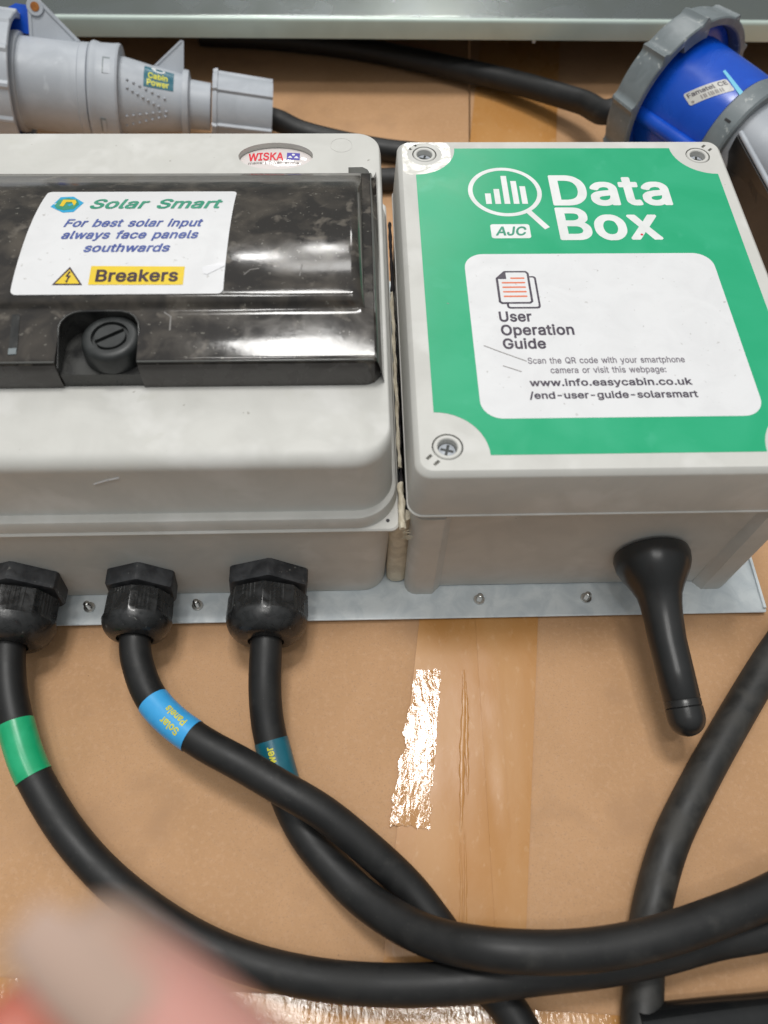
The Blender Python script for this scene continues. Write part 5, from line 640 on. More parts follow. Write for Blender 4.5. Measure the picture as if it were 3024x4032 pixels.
# tape laid across the flaps at the near edge
tape_strip([(-30, -26.5), (30, -28.0), (30, -21.2), (-30, -16.4)], 'tapew', ZC + 0.10, nx=120, ny=30, amp=0.03)
bm = bmesh.new()     # two thin pulled folds of tape standing along the seam
for dx, y0, y1, r_ in ((-0.30, -12.0, -4.2, 0.045), (0.02, -10.4, -4.8, 0.03), (-0.22, -19, -12.4, 0.02), (-0.02, -19, -12.0, 0.02)):
    p = [Vector((seamx(y0 + (y1 - y0) * i / 24) + dx - 0.15 + 0.02 * math.sin(i * .45) + .006 * i * (1 if r_ > .035 else -.6), y0 + (y1 - y0) * i / 24, ZC + 0.10)) for i in range(25)]
    W_ = [max(.05, math.sin(math.pi * k / 24)) ** .5 * (1 + .3 * math.sin(k * 1.7)) for k in range(25)]
    loft(bm, [[q + Vector((math.cos(a) * r_ * 3 * w_, 0, math.sin(a) * r_ * .7 * w_)) for a in [k * math.pi / 6 for k in range(12)]] for q, w_ in zip(p, W_)])
put('tape_fold', bm, 'tape', card, 60)

# ================================================================== galvanised mounting plate
plate = thing('mounting_plate', 'flat galvanised steel plate under the two grey enclosures', 'metal plate', (0, 0, 0))
bm = bmesh.new(); loft(bm, [lz(rr(-36, 19.78, -1.38, 24, .08, 3), -0.13), lz(rr(-36, 19.8, -1.4, 24, .1, 3), -0.03), lz(rr(-36, 19.75, -1.36, 23.95, .1, 3), 0.0)])
box(bm, -35.9, 19.5, -1.0, -0.85, ZC + 0.02, -0.13); box(bm, -35.9, 19.5, 23.5, 23.65, ZC + 0.02, -0.13)
box(bm, 19.62, 19.76, -1.2, 23.9, 0.003, 0.16)
put('steel_sheet', bm, 'metal', plate, 30)
for x, y in ((-16.94, -.42), (-11.16, -.42), (4.11, -.38), (9.99, -.40)):
    bm = bmesh.new(); revolve(bm, (x, y, 0.0), (0, 0, 1), [(0, .30), (.05, .31), (.12, .29), (.13, .2)], 20)
    pr = []
    for k in range(9): pr += [(.13 + k * .055, .17), (.155 + k * .055, .135)]
    revolve(bm, (x, y, 0.0), (0, 0, 1), [(.02, .17)] + pr + [(.62, .12), (.64, .07)], 16)
    put('stud', bm, 'steel', plate, 50)

# ================================================================== data box
db = thing('junction_box', 'grey square enclosure with a green labelled lid and a black stub aerial on its front', 'junction box', (9, 11, 0))
bm = bmesh.new()
loft(bm, [lz(rr(.18, 17.82, .48, 21.9, .7), 0.14), lz(rr(.12, 17.88, .36, 21.95, .7), 8.5), lz(rr(.02, 17.98, .02, 22.0, .7), 8.78)])
for (xa, xb, inner) in ((0.02, 1.55, 1), (16.5, 17.98, -1)):
    for (ya, yb_) in ((0.02, 0.9), (21.1, 21.98)):
        lo = ya < 5
        def prof(s, top):
            X0, X1 = xa + .0, xb; r = .62
            if lo:
                if inner == 1: pts = [(X0 + .05, .95), (X0 + .05, .02 + r)] + [(X0 + .05 + r - r * math.cos(a), .02 + r - r * math.sin(a)) for a in (.4, .8, 1.2, 1.57)] + [(X1, .02), (X1 + .42, .44), (X1 + .42, .95)]
                else: pts = [(X0 - .42, .95), (X0 - .42, .44), (X0, .02)] + [(X1 - .05 - r + r * math.cos(a), .02 + r - r * math.sin(a)) for a in (1.57, 1.2, .8, .4)] + [(X1 - .05, .95)]
            else: pts = [(X0, 21.1), (X1, 21.1), (X1, 21.97), (X0, 21.97)]
            return pts
        P_ = prof(0, 0); loft(bm, [lz(P_, 0.0), lz(P_, 8.35)])
put('base', bm, 'box', db, 35)
bm = bmesh.new(); ZL = 12.12
scr = [(1.42, 1.42, 225), (1.48, 20.72, 135), (16.52, 20.58, 45), (16.6, 1.42, 315)]
rings = [lz(rr(-.17, 18.17, -.10, 22.1, .72), 8.80), lz(rr(-.19, 18.19, -.13, 22.12, .72), 8.86), lz(rr(-.19, 18.19, -.13, 22.12, .72), 8.92),
         lz(rr(-.14, 18.14, -.07, 22.07, .72), 8.97), lz(rr(0, 18, 0, 22, .72), 11.84), lz(rr(.04, 17.96, .04, 21.96, .70), 11.95), lz(rr(.24, 17.76, .24, 21.76, .55), ZL)]
R_ = loft(bm, rings, True, False)
holes = []
for (x, y, a) in scr:
    holes.append((circ(x, y, .665, 32), 0.75))
    d = Vector((math.cos(math.radians(a)), math.sin(math.radians(a)))); n_ = Vector((-d.y, d.x))
    for s in (-.21, .21):
        c0 = Vector((x, y)) + n_ * s + d * .77; c1 = c0 + d * .30
        holes.append(([tuple(c0 + n_ * .07), tuple(c0 - n_ * .07), tuple(c1 - n_ * .07), tuple(c1 + n_ * .07)][::-1], 0.25))
plate_holes(bm, [(p[0], p[1]) for p in rings[-1]], holes, ZL)
bmesh.ops.remove_doubles(bm, verts=bm.verts[:], dist=0.0005)
lid = put('lid', bm, 'box', db, 30)
for (x, y, a) in scr:
    bm = bmesh.new()
    revolve(bm, (x, y, ZL - .74), (0, 0, 1), [(0, .61), (.70, .61), (.745, .57), (.745, .46), (.70, .42), (.25, .41), (.22, .05)], 32, cap=False)
    sc = put('lid_screw', bm, 'box', db, 40)
    bm = bmesh.new(); revolve(bm, (x, y, ZL - .40), (0, 0, 1), [(0, .37), (.08, .37), (.12, .32)], 24)
    put('screw_head', bm, 'cgrey', sc, 40)
    bm = bmesh.new(); cs, sn = math.cos(1.3), math.sin(1.3)
    for (hx, hy) in ((.28, .06), (.06, .28)):
        q = [(x + a_ * cs * hx - b_ * sn * hy, y + a_ * sn * hx + b_ * cs * hy) for a_, b_ in ((-1, -1), (1, -1), (1, 1), (-1, 1))]
        loft(bm, [lz(q, ZL - .285), lz(q, ZL - .272 + (.004 if hx > .1 else 0))])
    put('screw_slot', bm, 'knob', sc)
def S0(k): return lambda x, y: (x, y, ZL + k)
# sticker with scooped corners
def scoop(x0, x1, y0, y1, r, n=10):
    pts = []
    for cx, cy, a0 in ((x1 + .05, y1 + .05, 270), (x0 - .05, y1 + .05, 0), (x0 - .05, y0 - .05, 90), (x1 + .05, y0 - .05, 180)):
        for i in range(n + 1):
            a = math.radians(a0 - 90 * i / n); pts.append((cx + r * math.cos(a), cy + r * math.sin(a)))
    return [(min(max(p[0], x0), x1), min(max(p[1], y0), y1)) for p in pts]
def sheet(parent, pts, m, z, th, name, holes=()):
    bm = bmesh.new(); edges = []
    for lp in [pts] + list(holes):
        vs = [bm.verts.new((p[0], p[1], z)) for p in lp]; edges += [bm.edges.new((vs[i], vs[(i + 1) % len(vs)])) for i in range(len(vs))]
    bmesh.ops.triangle_fill(bm, edges=edges, use_beauty=True)
    r = bmesh.ops.extrude_face_region(bm, geom=bm.faces[:])
    for v in [q for q in r['geom'] if isinstance(q, bmesh.types.BMVert)]: v.co.z += th
    return put(name, bm, m, parent)
def arc_sc(cx, cy, r, a0, a1, n=12): return [(cx + r * math.cos(math.radians(a0 + (a1 - a0) * i / n)), cy + r * math.sin(math.radians(a0 + (a1 - a0) * i / n))) for i in range(n + 1)]
st = sheet(db, arc_sc(.94, 21.2, 2.2, -90, 0) + arc_sc(17.25, 21.2, 2.2, 180, 270) + arc_sc(17.1, .97, 2.25, 90, 180) + arc_sc(.94, .97, 2.25, 0, 90), 'green', ZL, .012, 'lid_sticker')
k1 = .018
letter(st, 'Data', 7.98, 14.27, 16.58, 18.80, 'whitet', S0(k1), bold=.045)
letter(st, 'Box', 7.98, 13.20, 13.98, 16.22, 'whitet', S0(k1), bold=.045)
cxm, cym = 5.55, 17.6
poly(st, circ(cxm, cym, 1.94, 56), 'whitet', S0(k1), 'magnifier_icon', holes=[circ(cxm, cym, 1.70, 56)])
poly(st, stroke([(6.62, 16.02), (7.42, 14.75)], .32), 'whitet', S0(k1 + .003), 'magnifier_handle')
for i, (x, t) in enumerate(((4.48, 17.45), (4.96, 17.80), (5.44, 18.86), (5.92, 18.44), (6.36, 18.02))):
    poly(st, [(x, 16.62), (x + .30, 16.62), (x + .30, t), (x, t)], 'whitet', S0(k1), 'chart_bar')
poly(st, rr(4.52, 6.52, 14.03, 15.07, .14, 4), 'whitet', S0(k1), 'badge')
letter(st, 'AJC', 4.74, 6.25, 14.25, 14.86, 'gink', S0(k1 + .006), bold=.03, shear=.2)
wp = poly(st, rr(2.99, 15.34, 2.83, 12.9, .95, 10), 'white', S0(k1), 'white_panel')
k2 = .026
def doc(x0, y0, x1, y1, o):
    poly(st, rr(x0, x1, y0, y1, .16, 4), 'ink', S0(k2 + o), 'document_icon'); poly(st, rr(x0 + .1, x1 - .1, y0 + .1, y1 - .1, .1, 4), 'white', S0(k2 + o + .004), 'document_page')
doc(4.78, 9.22, 6.38, 11.35, 0); 
pg = [(4.42, 9.65), (4.55, 9.52), (5.92, 9.52), (6.06, 9.65), (6.06, 11.55), (5.94, 11.70), (4.86, 11.70), (4.42, 11.22)]
pgi = [(4.53, 9.70), (4.6, 9.63), (5.88, 9.63), (5.95, 9.70), (5.95, 11.5), (5.88, 11.59), (4.93, 11.59), (4.93, 11.15), (4.53, 11.15)]
poly(st, pg, 'ink', S0(k2 + .008), 'document_icon'); poly(st, pgi, 'white', S0(k2 + .012), 'document_page')
for i in range(5):
    y = 11.2 - i * .30; x0 = 5.12 if i == 0 else 4.68
    poly(st, rr(x0, 5.82, y - .05, y + .05, .045, 3), 'orange', S0(k2 + .016), 'text_line')
letter(st, 'User', 4.33, 5.86, 8.42, 9.02, 'ink', S0(k2), bold=.030)
letter(st, 'Operation', 4.33, 7.72, 7.58, 8.18, 'ink', S0(k2), bold=.030)
letter(st, 'Guide', 4.33, 6.30, 6.76, 7.34, 'ink', S0(k2), bold=.030)
letter(st, 'Scan the QR code with your smartphone', 5.35, 12.48, 5.86, 6.20, 'inkp', S0(k2), bold=.012)
letter(st, 'camera or visit this webpage:', 6.30, 11.51, 5.30, 5.64, 'inkp', S0(k2), bold=.012)
letter(st, 'www.info.easycabin.co.uk', 5.28, 12.52, 4.58, 4.95, 'ink', S0(k2), bold=.026)
letter(st, '/end-user-guide-solarsmart', 5.18, 12.62, 3.88, 4.24, 'ink', S0(k2), bold=.026)
# small scuffs on the lid: a red dot, two pencil-like scratches
poly(lid, circ(12.16, 14.25, .07, 10), 'red', S0(.03), 'red_speck')
for pts in (((3.45, 6.95), (4.2, 6.55), (5.3, 6.0)), ((4.2, 5.75), (5.0, 5.4)), ((1.95, 9.6), (2.05, 9.55))):
    poly(lid, stroke(pts, .035), 'grint', S0(.034), 'scratch')

fm = mat('glossy_clear_film', lin((205, 203, 195)), 0.16, bump=0.10, bscale=55)
sheet(db, rr(.28, 2.9, 19.0, 21.72, .4, 5), fm, ZL + .001, .006, 'clear_film', holes=[circ(1.48, 20.72, .95, 28)])
# aerial
ant = bmesh.new(); A0 = Vector((12.45, .36, 3.95)); A1 = Vector((12.5, -1.6, 3.75))
tip = at(2712, 2868, 2.45)
axd = (tip - Vector((12.42, -2.2, 3.6)))
p0 = Vector((12.42, .34, 4.0)); pts_a = [p0, Vector((12.44, -.7, 3.95)), Vector((12.50, -1.7, 3.75)), Vector((12.50, -2.2, 3.6)) + axd * .10, Vector((12.42, -2.2, 3.6)) + axd * .3,
         Vector((12.42, -2.2, 3.6)) + axd * .55, Vector((12.42, -2.2, 3.6)) + axd * .80, tip]
path = catmull(pts_a, 10); cum = [0]
for a, b in zip(path, path[1:]): cum.append(cum[-1] + (b - a).length)
T = cum[-1]; path2 = []
def interp(s):
    for i in range(len(cum) - 1):
        if cum[i + 1] >= s: f = (s - cum[i]) / max(cum[i + 1] - cum[i], 1e-6); return path[i].lerp(path[i + 1], f)
    return path[-1]
prof = [(0, 1.60), (.08, 1.85), (.3, 1.90), (.7, 1.86), (1.1, 1.72), (1.5, 1.50), (1.9, 1.27), (2.3, 1.09), (2.8, 1.0), (3.4, .94), (4.5, .90), (6, .88), (T - 1.35, .86), (T - 1.32, .83), (T - 1.28, .86), (T - 1.0, .86), (T - .97, .82), (T - .93, .87), (T - .5, .87)]
for k in range(1, 9): a = k / 8 * math.pi / 2; prof.append((T - .5 + .87 * math.sin(a) , max(.87 * math.cos(a), .02)))
rings = []; ddir = (path[-1] - path[-4]).normalized()
for s, r in prof:
    c = interp(s) if s <= T else path[-1] + ddir * (s - T)
    t = (interp(min(s + .15, T)) - interp(max(min(s, T) - .15, 0))).normalized()
    if s < .8: t = Vector((0, -1, 0)).lerp(t, s / .8).normalized()
    ax, u, v = frame(t); rings.append([c + (u * math.cos(2 * math.pi * k / 40) + v * math.sin(2 * math.pi * k / 40)) * r for k in range(40)])
loft(ant, rings)
put('aerial', ant, 'ant', db, 50)

# ================================================================== breaker enclosure
be = thing('breaker_box', 'wide grey enclosure with a smoked window, a white sticker and three black cable glands', 'breaker box', (-18, 11, 0))
bm = bmesh.new()
loft(bm, [lz(rr(-35, -.95, .30, 22.7, 1.3), 0.05), lz(rr(-35, -.72, .22, 22.8, 1.2), 7.0)])
put('base', bm, 'box', be, 40)
bm = bmesh.new()
loft(bm, [lz(rr(-35.2, -.50, .16, 22.95, .40), 7.02), lz(rr(-35.2, -.46, .12, 23.0, .42), 7.10), lz(rr(-35.2, -.46, .12, 23.0, .42), 7.20), lz(rr(-35.2, -.52, .19, 22.95, .42), 7.28)])
loft(bm, [lz(rr(-35.1, -.52, .22, 22.9, 2.0, 14), 7.20), lz(rr(-35.1, -.55, .26, 22.9, 2.0, 14), 7.85), lz(rr(-35.1, -.60, .34, 22.85, 1.95, 14), 8.02), lz(rr(-35.1, -.68, .5, 22.8, 1.85, 14), 8.08)])
put('rim', bm, 'box', be, 35)
bm = bmesh.new(); RS = []
RS.append(lz(rr(-35, -.74, .68, 22.9, 1.7, 14), 8.0)); RS.append(lz(rr(-35, -.78, .80, 23.0, 1.7, 14), 8.2)); RS.append(lz(rr(-35, -.86, .86, 23.03, 1.7, 14), 11.3))
for k in range(1, 9):
    a = k / 8 * math.pi / 2; RS.append(lz(rr(-35, -.86 - .16 * (1 - math.cos(a)), .86 + .75 * (1 - math.cos(a)), 23.03 - .35 * (1 - math.cos(a)), 1.7 - .5 * (1 - math.cos(a)), 14), 11.3 + .7 * math.sin(a)))
loft(bm, RS, True, False)
notch = [(-2.66, 18.80), (-1.66, 18.80), (-1.50, 19.2), (-1.62, 19.6), (-1.9, 19.82), (-2.66, 19.80)]
oval_o = circ(-6.60, 20.78, 2.02, 48, 1.14)
plate_holes(bm, [(p[0], p[1]) for p in RS[-1]], [(notch, .9), (oval_o, .35)], 12.0)
bmesh.ops.remove_doubles(bm, verts=bm.verts[:], dist=0.0005)
cov = put('cover', bm, 'box', be, 40)
bm = bmesh.new(); revolve(bm, (-3.04, 21.70, 12.0), (0, 0, 1), [(-.05, .62), (.012, .62), (.018, .60), (.018, .575), (-.01, .56)], 36, cap=False)
put('moulded_ring', bm, 'box', cov, 40)
bm = bmesh.new(); box(bm, -2.35, -1.80, 18.95, 19.35, 11.2, 11.85, .05); put('hinge_pin', bm, 'cgrey2', cov)
bm = bmesh.new(); revolve(bm, (-1.0, .62, 7.28), (0, 0, 1), [(0, .09), (.02, .09)], 12); put('pin_hole', bm, 'wblack', cov)
# domed emblem
EM = (-6.60, 20.78)
def emz(x, y, k=0.0):
    q = ((x - EM[0]) / 1.98) ** 2 + ((y - EM[1]) / 1.10) ** 2; return (x, y, 11.66 + .20 * math.sqrt(max(0, 1 - min(q, 1) * .97)) + k)
bm = bmesh.new(); g = []; n = 48
for k in range(0, 9): s = max(k / 8, .01); g.append([emz(EM[0] + 1.98 * s * math.cos(2 * math.pi * i / n), EM[1] + 1.10 * s * math.sin(2 * math.pi * i / n)) for i in range(n)])
loft(bm, g, True, False)
em = put('emblem', bm, mat('clear_domed_badge', (0.72, 0.66, 0.64), 0.08, coat=1.0), cov, 60)
ES = lambda x, y: emz(x, y, .012)
letter(em, 'WISKA', -8.12, -6.20, 20.62, 21.26, 'red', ES, bold=.05, cuts=.3)
poly(em, [(-6.02, 20.66), (-5.32, 20.66), (-5.32, 21.28), (-6.02, 21.28)], 'bluei', ES, 'blue_square', cuts=.2)
ES2 = lambda x, y: emz(x, y, .018)
poly(em, circ(-5.67, 21.10, .09, 10), 'white', ES2, 'figure_mark'); 
for cx_ in (-5.84, -5.50): poly(em, [(cx_ - .13, 20.80), (cx_ + .13, 20.80), (cx_ + .03, 20.98), (cx_ - .03, 20.98)], 'white', ES2, 'figure_mark')
letter(em, 'make power smile', -8.10, -5.34, 20.34, 20.52, 'grint', ES, bold=.02, cuts=.3)

# smoked door
PR = [(18.82, 12.02), (18.82, 12.35), (18.66, 12.48), (18.2, 12.66), (17.2, 13.1), (16.3, 13.52), (15.4, 13.86), (14.2, 14.18), (13, 14.40), (11.8, 14.54), (10.6, 14.60), (9.4, 14.60), (8.5, 14.55), (8.0, 14.48), (7.75, 14.38), (7.62, 14.22), (7.56, 14.08), (7.46, 13.98), (7.2, 13.93), (6.2, 13.72), (5.25, 13.52), (5.08, 13.46), (5.02, 13.36), (4.97, 12.7), (4.95, 12.02)]
def zdoor(y):
    if y >= PR[0][0]: return 12.35
    for (a, za), (b, zb) in zip(PR, PR[1:]):
        if b <= y <= a and a > b: return za + (zb - za) * (a - y) / (a - b)
    return 13.4
def dense(pr, n=3):
    out = [Vector((0, p[0], p[1])) for p in pr]; return out
door_pts = PR
bm = bmesh.new()
def strip(bm, prof, xs, sc=lambda x, y, z: z):
    rows = [[bm.verts.new((x, y, sc(x, y, z))) for x in xs] for (y, z) in prof]
    for a, b in zip(rows, rows[1:]):
        for i in range(len(xs) - 1): bm.faces.new((a[i], a[i + 1], b[i + 1], b[i]))
low = [p for p in PR]
# the bump falls to the frame level towards its right end
def shelf(y): return 12.45 + (18.6 - y) / (18.6 - 7.5) * 1.35 if y > 7.5 else zdoor(y)
def endfall(x, y, z):
    if y < 7.55: return z
    s = (x + 1.95) / .42
    if s >= 0: return min(z, shelf(y) + .02)
    r = .55; d = -(x + 1.95)
    if d < r:
        f = math.sqrt(max(0, 1 - (1 - d / r) ** 2)) ; b = shelf(y); return b + (z - b) * (.25 + .75 * f) if z > b else z
    return z
xs_r = [-11.62 + i * .6 for i in range(16)] + [-2.55, -2.45, -2.35, -2.25, -2.15, -2.05, -1.97, -1.95, -1.93, -1.7, -1.56]
xs_l = [-35 + i * 1.0 for i in range(20)] + [-15.02]
xs_m = [-15.02 + i * 3.40 / 6 for i in range(7)]
strip(bm, PR, xs_r, endfall); strip(bm, PR, xs_l); strip(bm, [p for p in PR if p[0] > 7.4], xs_m)
# right edge of the door: a rounded rim then a side skirt dropping to the cover
for (a, b) in zip(PR, PR[1:]):
    pass
def edge(x, y): return shelf(y)
ys = [18.82, 18.7, 17, 15, 13, 11, 9, 7.6, 6.5, 5.4, 5.02]
rows = []
for y in ys:
    s = shelf(y) if y < 18.75 else 12.2
    rows.append([bm.verts.new(p) for p in ((-1.56, y, s), (-1.50, y, s + .03), (-1.44, y, s - .02), (-1.36, y, s - .25), (-1.20, y - .0, 12.45), (-1.12, y - .05, 12.02))])
for a, b in zip(rows, rows[1:]):
    for i in range(5): bm.faces.new((a[i], a[i + 1], b[i + 1], b[i]))
door = put('window_door', bm, 'smoke', be, 40)
# front skirt of the door, duller, with the curled corner
bm = bmesh.new(); xs = [-35, -15.02]
def skirt(x0, x1):
    strip(bm, [(5.00, 13.30), (4.94, 13.20), (4.86, 12.5), (4.84, 12.02)], [x0 + (x1 - x0) * i / 10 for i in range(11)])
skirt(-35, -15.05); skirt(-11.60, -2.0)
cor = []
for k in range(9):
    a = k / 8 * math.pi / 2; cx0, cy0 = -2.0, 5.9
    cor.append([(cx0 + (.62 + .0) * math.sin(a), cy0 - .90 * math.cos(a), 13.30 - .35 * k / 8), (cx0 + .72 * math.sin(a), cy0 - .98 * math.cos(a) , 12.9 - .2 * k / 8), (cx0 + .84 * math.sin(a), cy0 - 1.06 * math.cos(a), 12.02)])
vv = [[bm.verts.new(p) for p in r_] for r_ in cor]
for a, b in zip(vv, vv[1:]):
    for i in range(2): bm.faces.new((a[i], a[i + 1], b[i + 1], b[i]))
put('door_skirt', bm, 'smoke2', door, 40)
bm = bmesh.new(); tube(bm, [Vector((x, 5.06, 13.44)) for x in (-11.6, -8, -4, -1.6)], .045, 8); tube(bm, [Vector((x, 5.06, 13.44)) for x in (-35, -25, -15.05)], .045, 8)
tube(bm, [Vector((-1.50, y, shelf(y) + .01)) for y in (18.6, 15, 12, 9, 7.6, 5.1)], .04, 8)
put('door_bead', bm, mat('clear_bead', (0.10, 0.10, 0.095), 0.08), door, 60)
# lock pocket
bm = bmesh.new(); zf = 12.76
cor_l = [(-15.02, 4.95), (-15.02, 6.6)] + [(-15.02 + .9 - .9 * math.cos(a), 6.62 + .80 * math.sin(a)) for a in (.3, .7, 1.1, 1.4)] + [(-14.12, 7.43), (-12.52, 7.43)] + [(-12.52 + .9 * math.sin(a), 6.62 + .80 * math.cos(a)) for a in (.2, .6, 1.0, 1.3)] + [(-11.62, 6.6), (-11.62, 4.95)]
vb = [bm.verts.new((x, y, zf)) for x, y in cor_l]; vt = [bm.verts.new((x, y, max(zdoor(y), 13.3) if y > 5 else 13.3)) for x, y in cor_l]
for i in range(len(vb) - 1): bm.faces.new((vb[i], vb[i + 1], vt[i + 1], vt[i]))
bm.faces.new(vb)
# roof lip joining the arch to the door surface
q = [bm.verts.new((x, y, zdoor(y) if y > 5 else 13.3)) for x, y in ((-15.02, 7.2), (-15.02, 7.9), (-14.2, 8.12))]
f0 = [bm.verts.new(p) for p in ((-15.02, 4.95, zf), (-11.62, 4.95, zf), (-11.62, 4.93, 12.02), (-15.02, 4.93, 12.02))]; bm.faces.new(f0)
pk = put('lock_pocket', bm, 'pocket', door, 40)
bm = bmesh.new(); arch_ = [(-15.02, 5.0), (-15.02, 6.6)] + [(-15.02 + .9 - .9 * math.cos(a), 6.62 + .80 * math.sin(a)) for a in (.1, .4, .8, 1.2, 1.5)] + [(-13.3, 7.43)] + [(-12.52 + .9 * math.sin(a), 6.62 + .80 * math.cos(a)) for a in (.1, .5, .9, 1.3)] + [(-11.62, 6.6), (-11.62, 5.0)]
tube(bm, [Vector((x, y, zdoor(y) + .02)) for x, y in arch_], .055, 8); put('pocket_rim', bm, M['pocket'], pk, 60)
for (pa, pb) in (((-15.02, 7.56), (-15.02, 7.76)),): pass
bm = bmesh.new()      # fills between the arch and the bump edge
for sgn, xc in ((1, -15.02), (-1, -11.62)):
    arc = [(xc + sgn * (.9 - .9 * math.cos(a)), 6.62 + .81 * math.sin(a)) for a in (0, .3, .7, 1.1, 1.57)]
    vs = [bm.verts.new((x, y, zdoor(y) + .0)) for x, y in arc] + [bm.verts.new((arc[-1][0], 7.46, zdoor(7.46))), bm.verts.new((xc, 7.46, zdoor(7.46)))]
    bm.faces.new(vs)
put('pocket_lip', bm, 'smoke', door)
KC = at(432, 1322, 13.72); kx, ky = KC.x, KC.y
bm = bmesh.new(); revolve(bm, (kx, ky, zf), (0, 0, 1), [(0, 1.30), (.1, 1.33), (.72, 1.26), (.88, 1.20), (.96, 1.08), (.98, .95), (.97, .80), (.78, .78), (.78, .0001)], 48)
kn = put('lock_knob', bm, 'knob', door, 40)
bm = bmesh.new(); ang = math.radians(32)
for s in (0, 1):
    a0 = ang + s * math.pi; pts = []
    for i in range(17):
        a = a0 + math.radians(9) + (math.pi - math.radians(18)) * i / 16; pts.append((kx + .66 * math.cos(a), ky + .66 * math.sin(a)))
    loft(bm, [lz(pts, zf + .74), lz(pts, zf + .94), lz([(kx + (p[0] - kx) * .97, ky + (p[1] - ky) * .97) for p in pts], zf + .96)])
put('knob_slot', bm, 'knob', kn, 40)
# little latch slot left of the knob
bm = bmesh.new(); s_ = lambda y: zdoor(y)
a = [(-17.05, 7.28), (-16.72, 7.30), (-16.62, 5.6), (-16.98, 5.58)]
loft(bm, [[(x, y, zdoor(y) - .02) for x, y in a], [(x, y, zdoor(y) + .03) for x, y in a]])
ls = put('latch_slot', bm, 'pocket', door)
bm = bmesh.new(); a = [(-16.99, 5.66), (-16.66, 5.68), (-16.64, 5.40), (-16.98, 5.38)]
loft(bm, [[(x, y, zdoor(y) - .02) for x, y in a], [(x, y, zdoor(y) + .05) for x, y in a]]); put('latch_tab', bm, 'cgrey2', ls)
# white sticker bent over the bump
def DS(k): return lambda x, y: (x, y, zdoor(y) + k)
def surfpt(u, v):
    z = 14.0
    for _ in range(12): p = at(u, v, z); z = zdoor(p.y) + .03
    return p
st2 = poly(door, rr(-17.08, -8.03, 7.92, 15.35, .22, 5), 'white', DS(.03), 'sticker', cuts=.45, smooth=60)
def onst(s, l, r, t, m, bold=.02, shear=0.0):
    a = surfpt(*l); b = surfpt(*r); c = surfpt(*t)
    letter(st2, s, a.x, b.x, (a.y + b.y) / 2, c.y, m, DS(.045), bold=bold, shear=shear, cuts=.5)
onst('Solar Smart', (348, 821), (862, 819), (356, 787), 'gink', .03, .22)
onst('For best solar input', (250, 892), (790, 892), (255, 865), 'navy', .026, .2)
onst('always face panels', (238, 939), (775, 939), (243, 911), 'navy', .026, .2)
onst('southwards', (326, 991), (663, 991), (330, 962), 'navy', .026, .2)
def SP(pts): return [(surfpt(*p).x, surfpt(*p).y) for p in pts]
poly(st2, SP([(360, 1048), (728, 1050), (720, 1122), (347, 1122)]), 'yellow', DS(.042), 'yellow_patch', cuts=.5)
a = surfpt(374, 1109); b = surfpt(699, 1109); c = surfpt(380, 1065)
letter(st2, 'Breakers', a.x, b.x, a.y, c.y, 'brownink', DS(.054), bold=.03, cuts=.5)
poly(st2, SP([(276, 1051), (324, 1123), (204, 1123)]), 'brownink', DS(.042), 'warning_triangle', cuts=.5)
poly(st2, SP([(275, 1062), (313, 1118), (217, 1118)]), 'yellow', DS(.050), 'warning_triangle', cuts=.5)
poly(st2, SP([(272, 1070), (258, 1091), (268, 1092), (260, 1108), (255, 1106), (262, 1116), (270, 1106), (266, 1107), (280, 1087), (268, 1087), (280, 1072)]), 'brownink', DS(.058), 'lightning_bolt')
hc = surfpt(264, 806)
poly(st2, SP([(199, 815), (240, 777), (290, 775), (330, 799), (290, 835), (248, 838)]), 'cyan', DS(.042), 'logo')
poly(st2, SP([(215, 812), (232, 789), (268, 781), (305, 788), (312, 805), (290, 824), (252, 829), (225, 824)]), 'gink', DS(.050), 'logo')
poly(st2, SP([(235, 812), (250, 788), (298, 789), (302, 800), (292, 812), (284, 797), (262, 797), (250, 814)]), 'yellow', DS(.057), 'logo')
# torn bit of clear film at the sticker's right edge
poly(st2, SP([(795, 1052), (880, 1030), (888, 1046), (815, 1082), (800, 1078)]), mat('clear_film', (0.74, 0.74, 0.76), 0.2), DS(.05), 'film_scrap')
# scuffs on the door bump and on the cover
for pts, wd in ((((960, 1080), (985, 1060), (1020, 1055)), .05), (((1180, 1085), (1190, 1040)), .05), (((640, 1210), (672, 1245), (668, 1300)), .07)):
    p_ = [(surfpt(*q).x, surfpt(*q).y) for q in pts]; poly(door, stroke(p_, wd), mat('scuff', (0.16, 0.15, 0.14), 0.5), DS(.012), 'scuff')
q0 = aty(370, 1907, .83); q1 = aty(420, 1892, .83); q2 = aty(468, 1882, .83)
bm = bmesh.new(); tube(bm, [q0, q1, q2], .03, 6); put('scratch', bm, 'white', cov)

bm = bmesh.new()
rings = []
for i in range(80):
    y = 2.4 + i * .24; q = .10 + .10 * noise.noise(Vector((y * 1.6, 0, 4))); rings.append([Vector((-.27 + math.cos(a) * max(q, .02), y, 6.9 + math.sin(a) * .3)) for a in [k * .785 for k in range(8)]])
loft(bm, rings); put('grime', bm, 'wblack', be, 60)
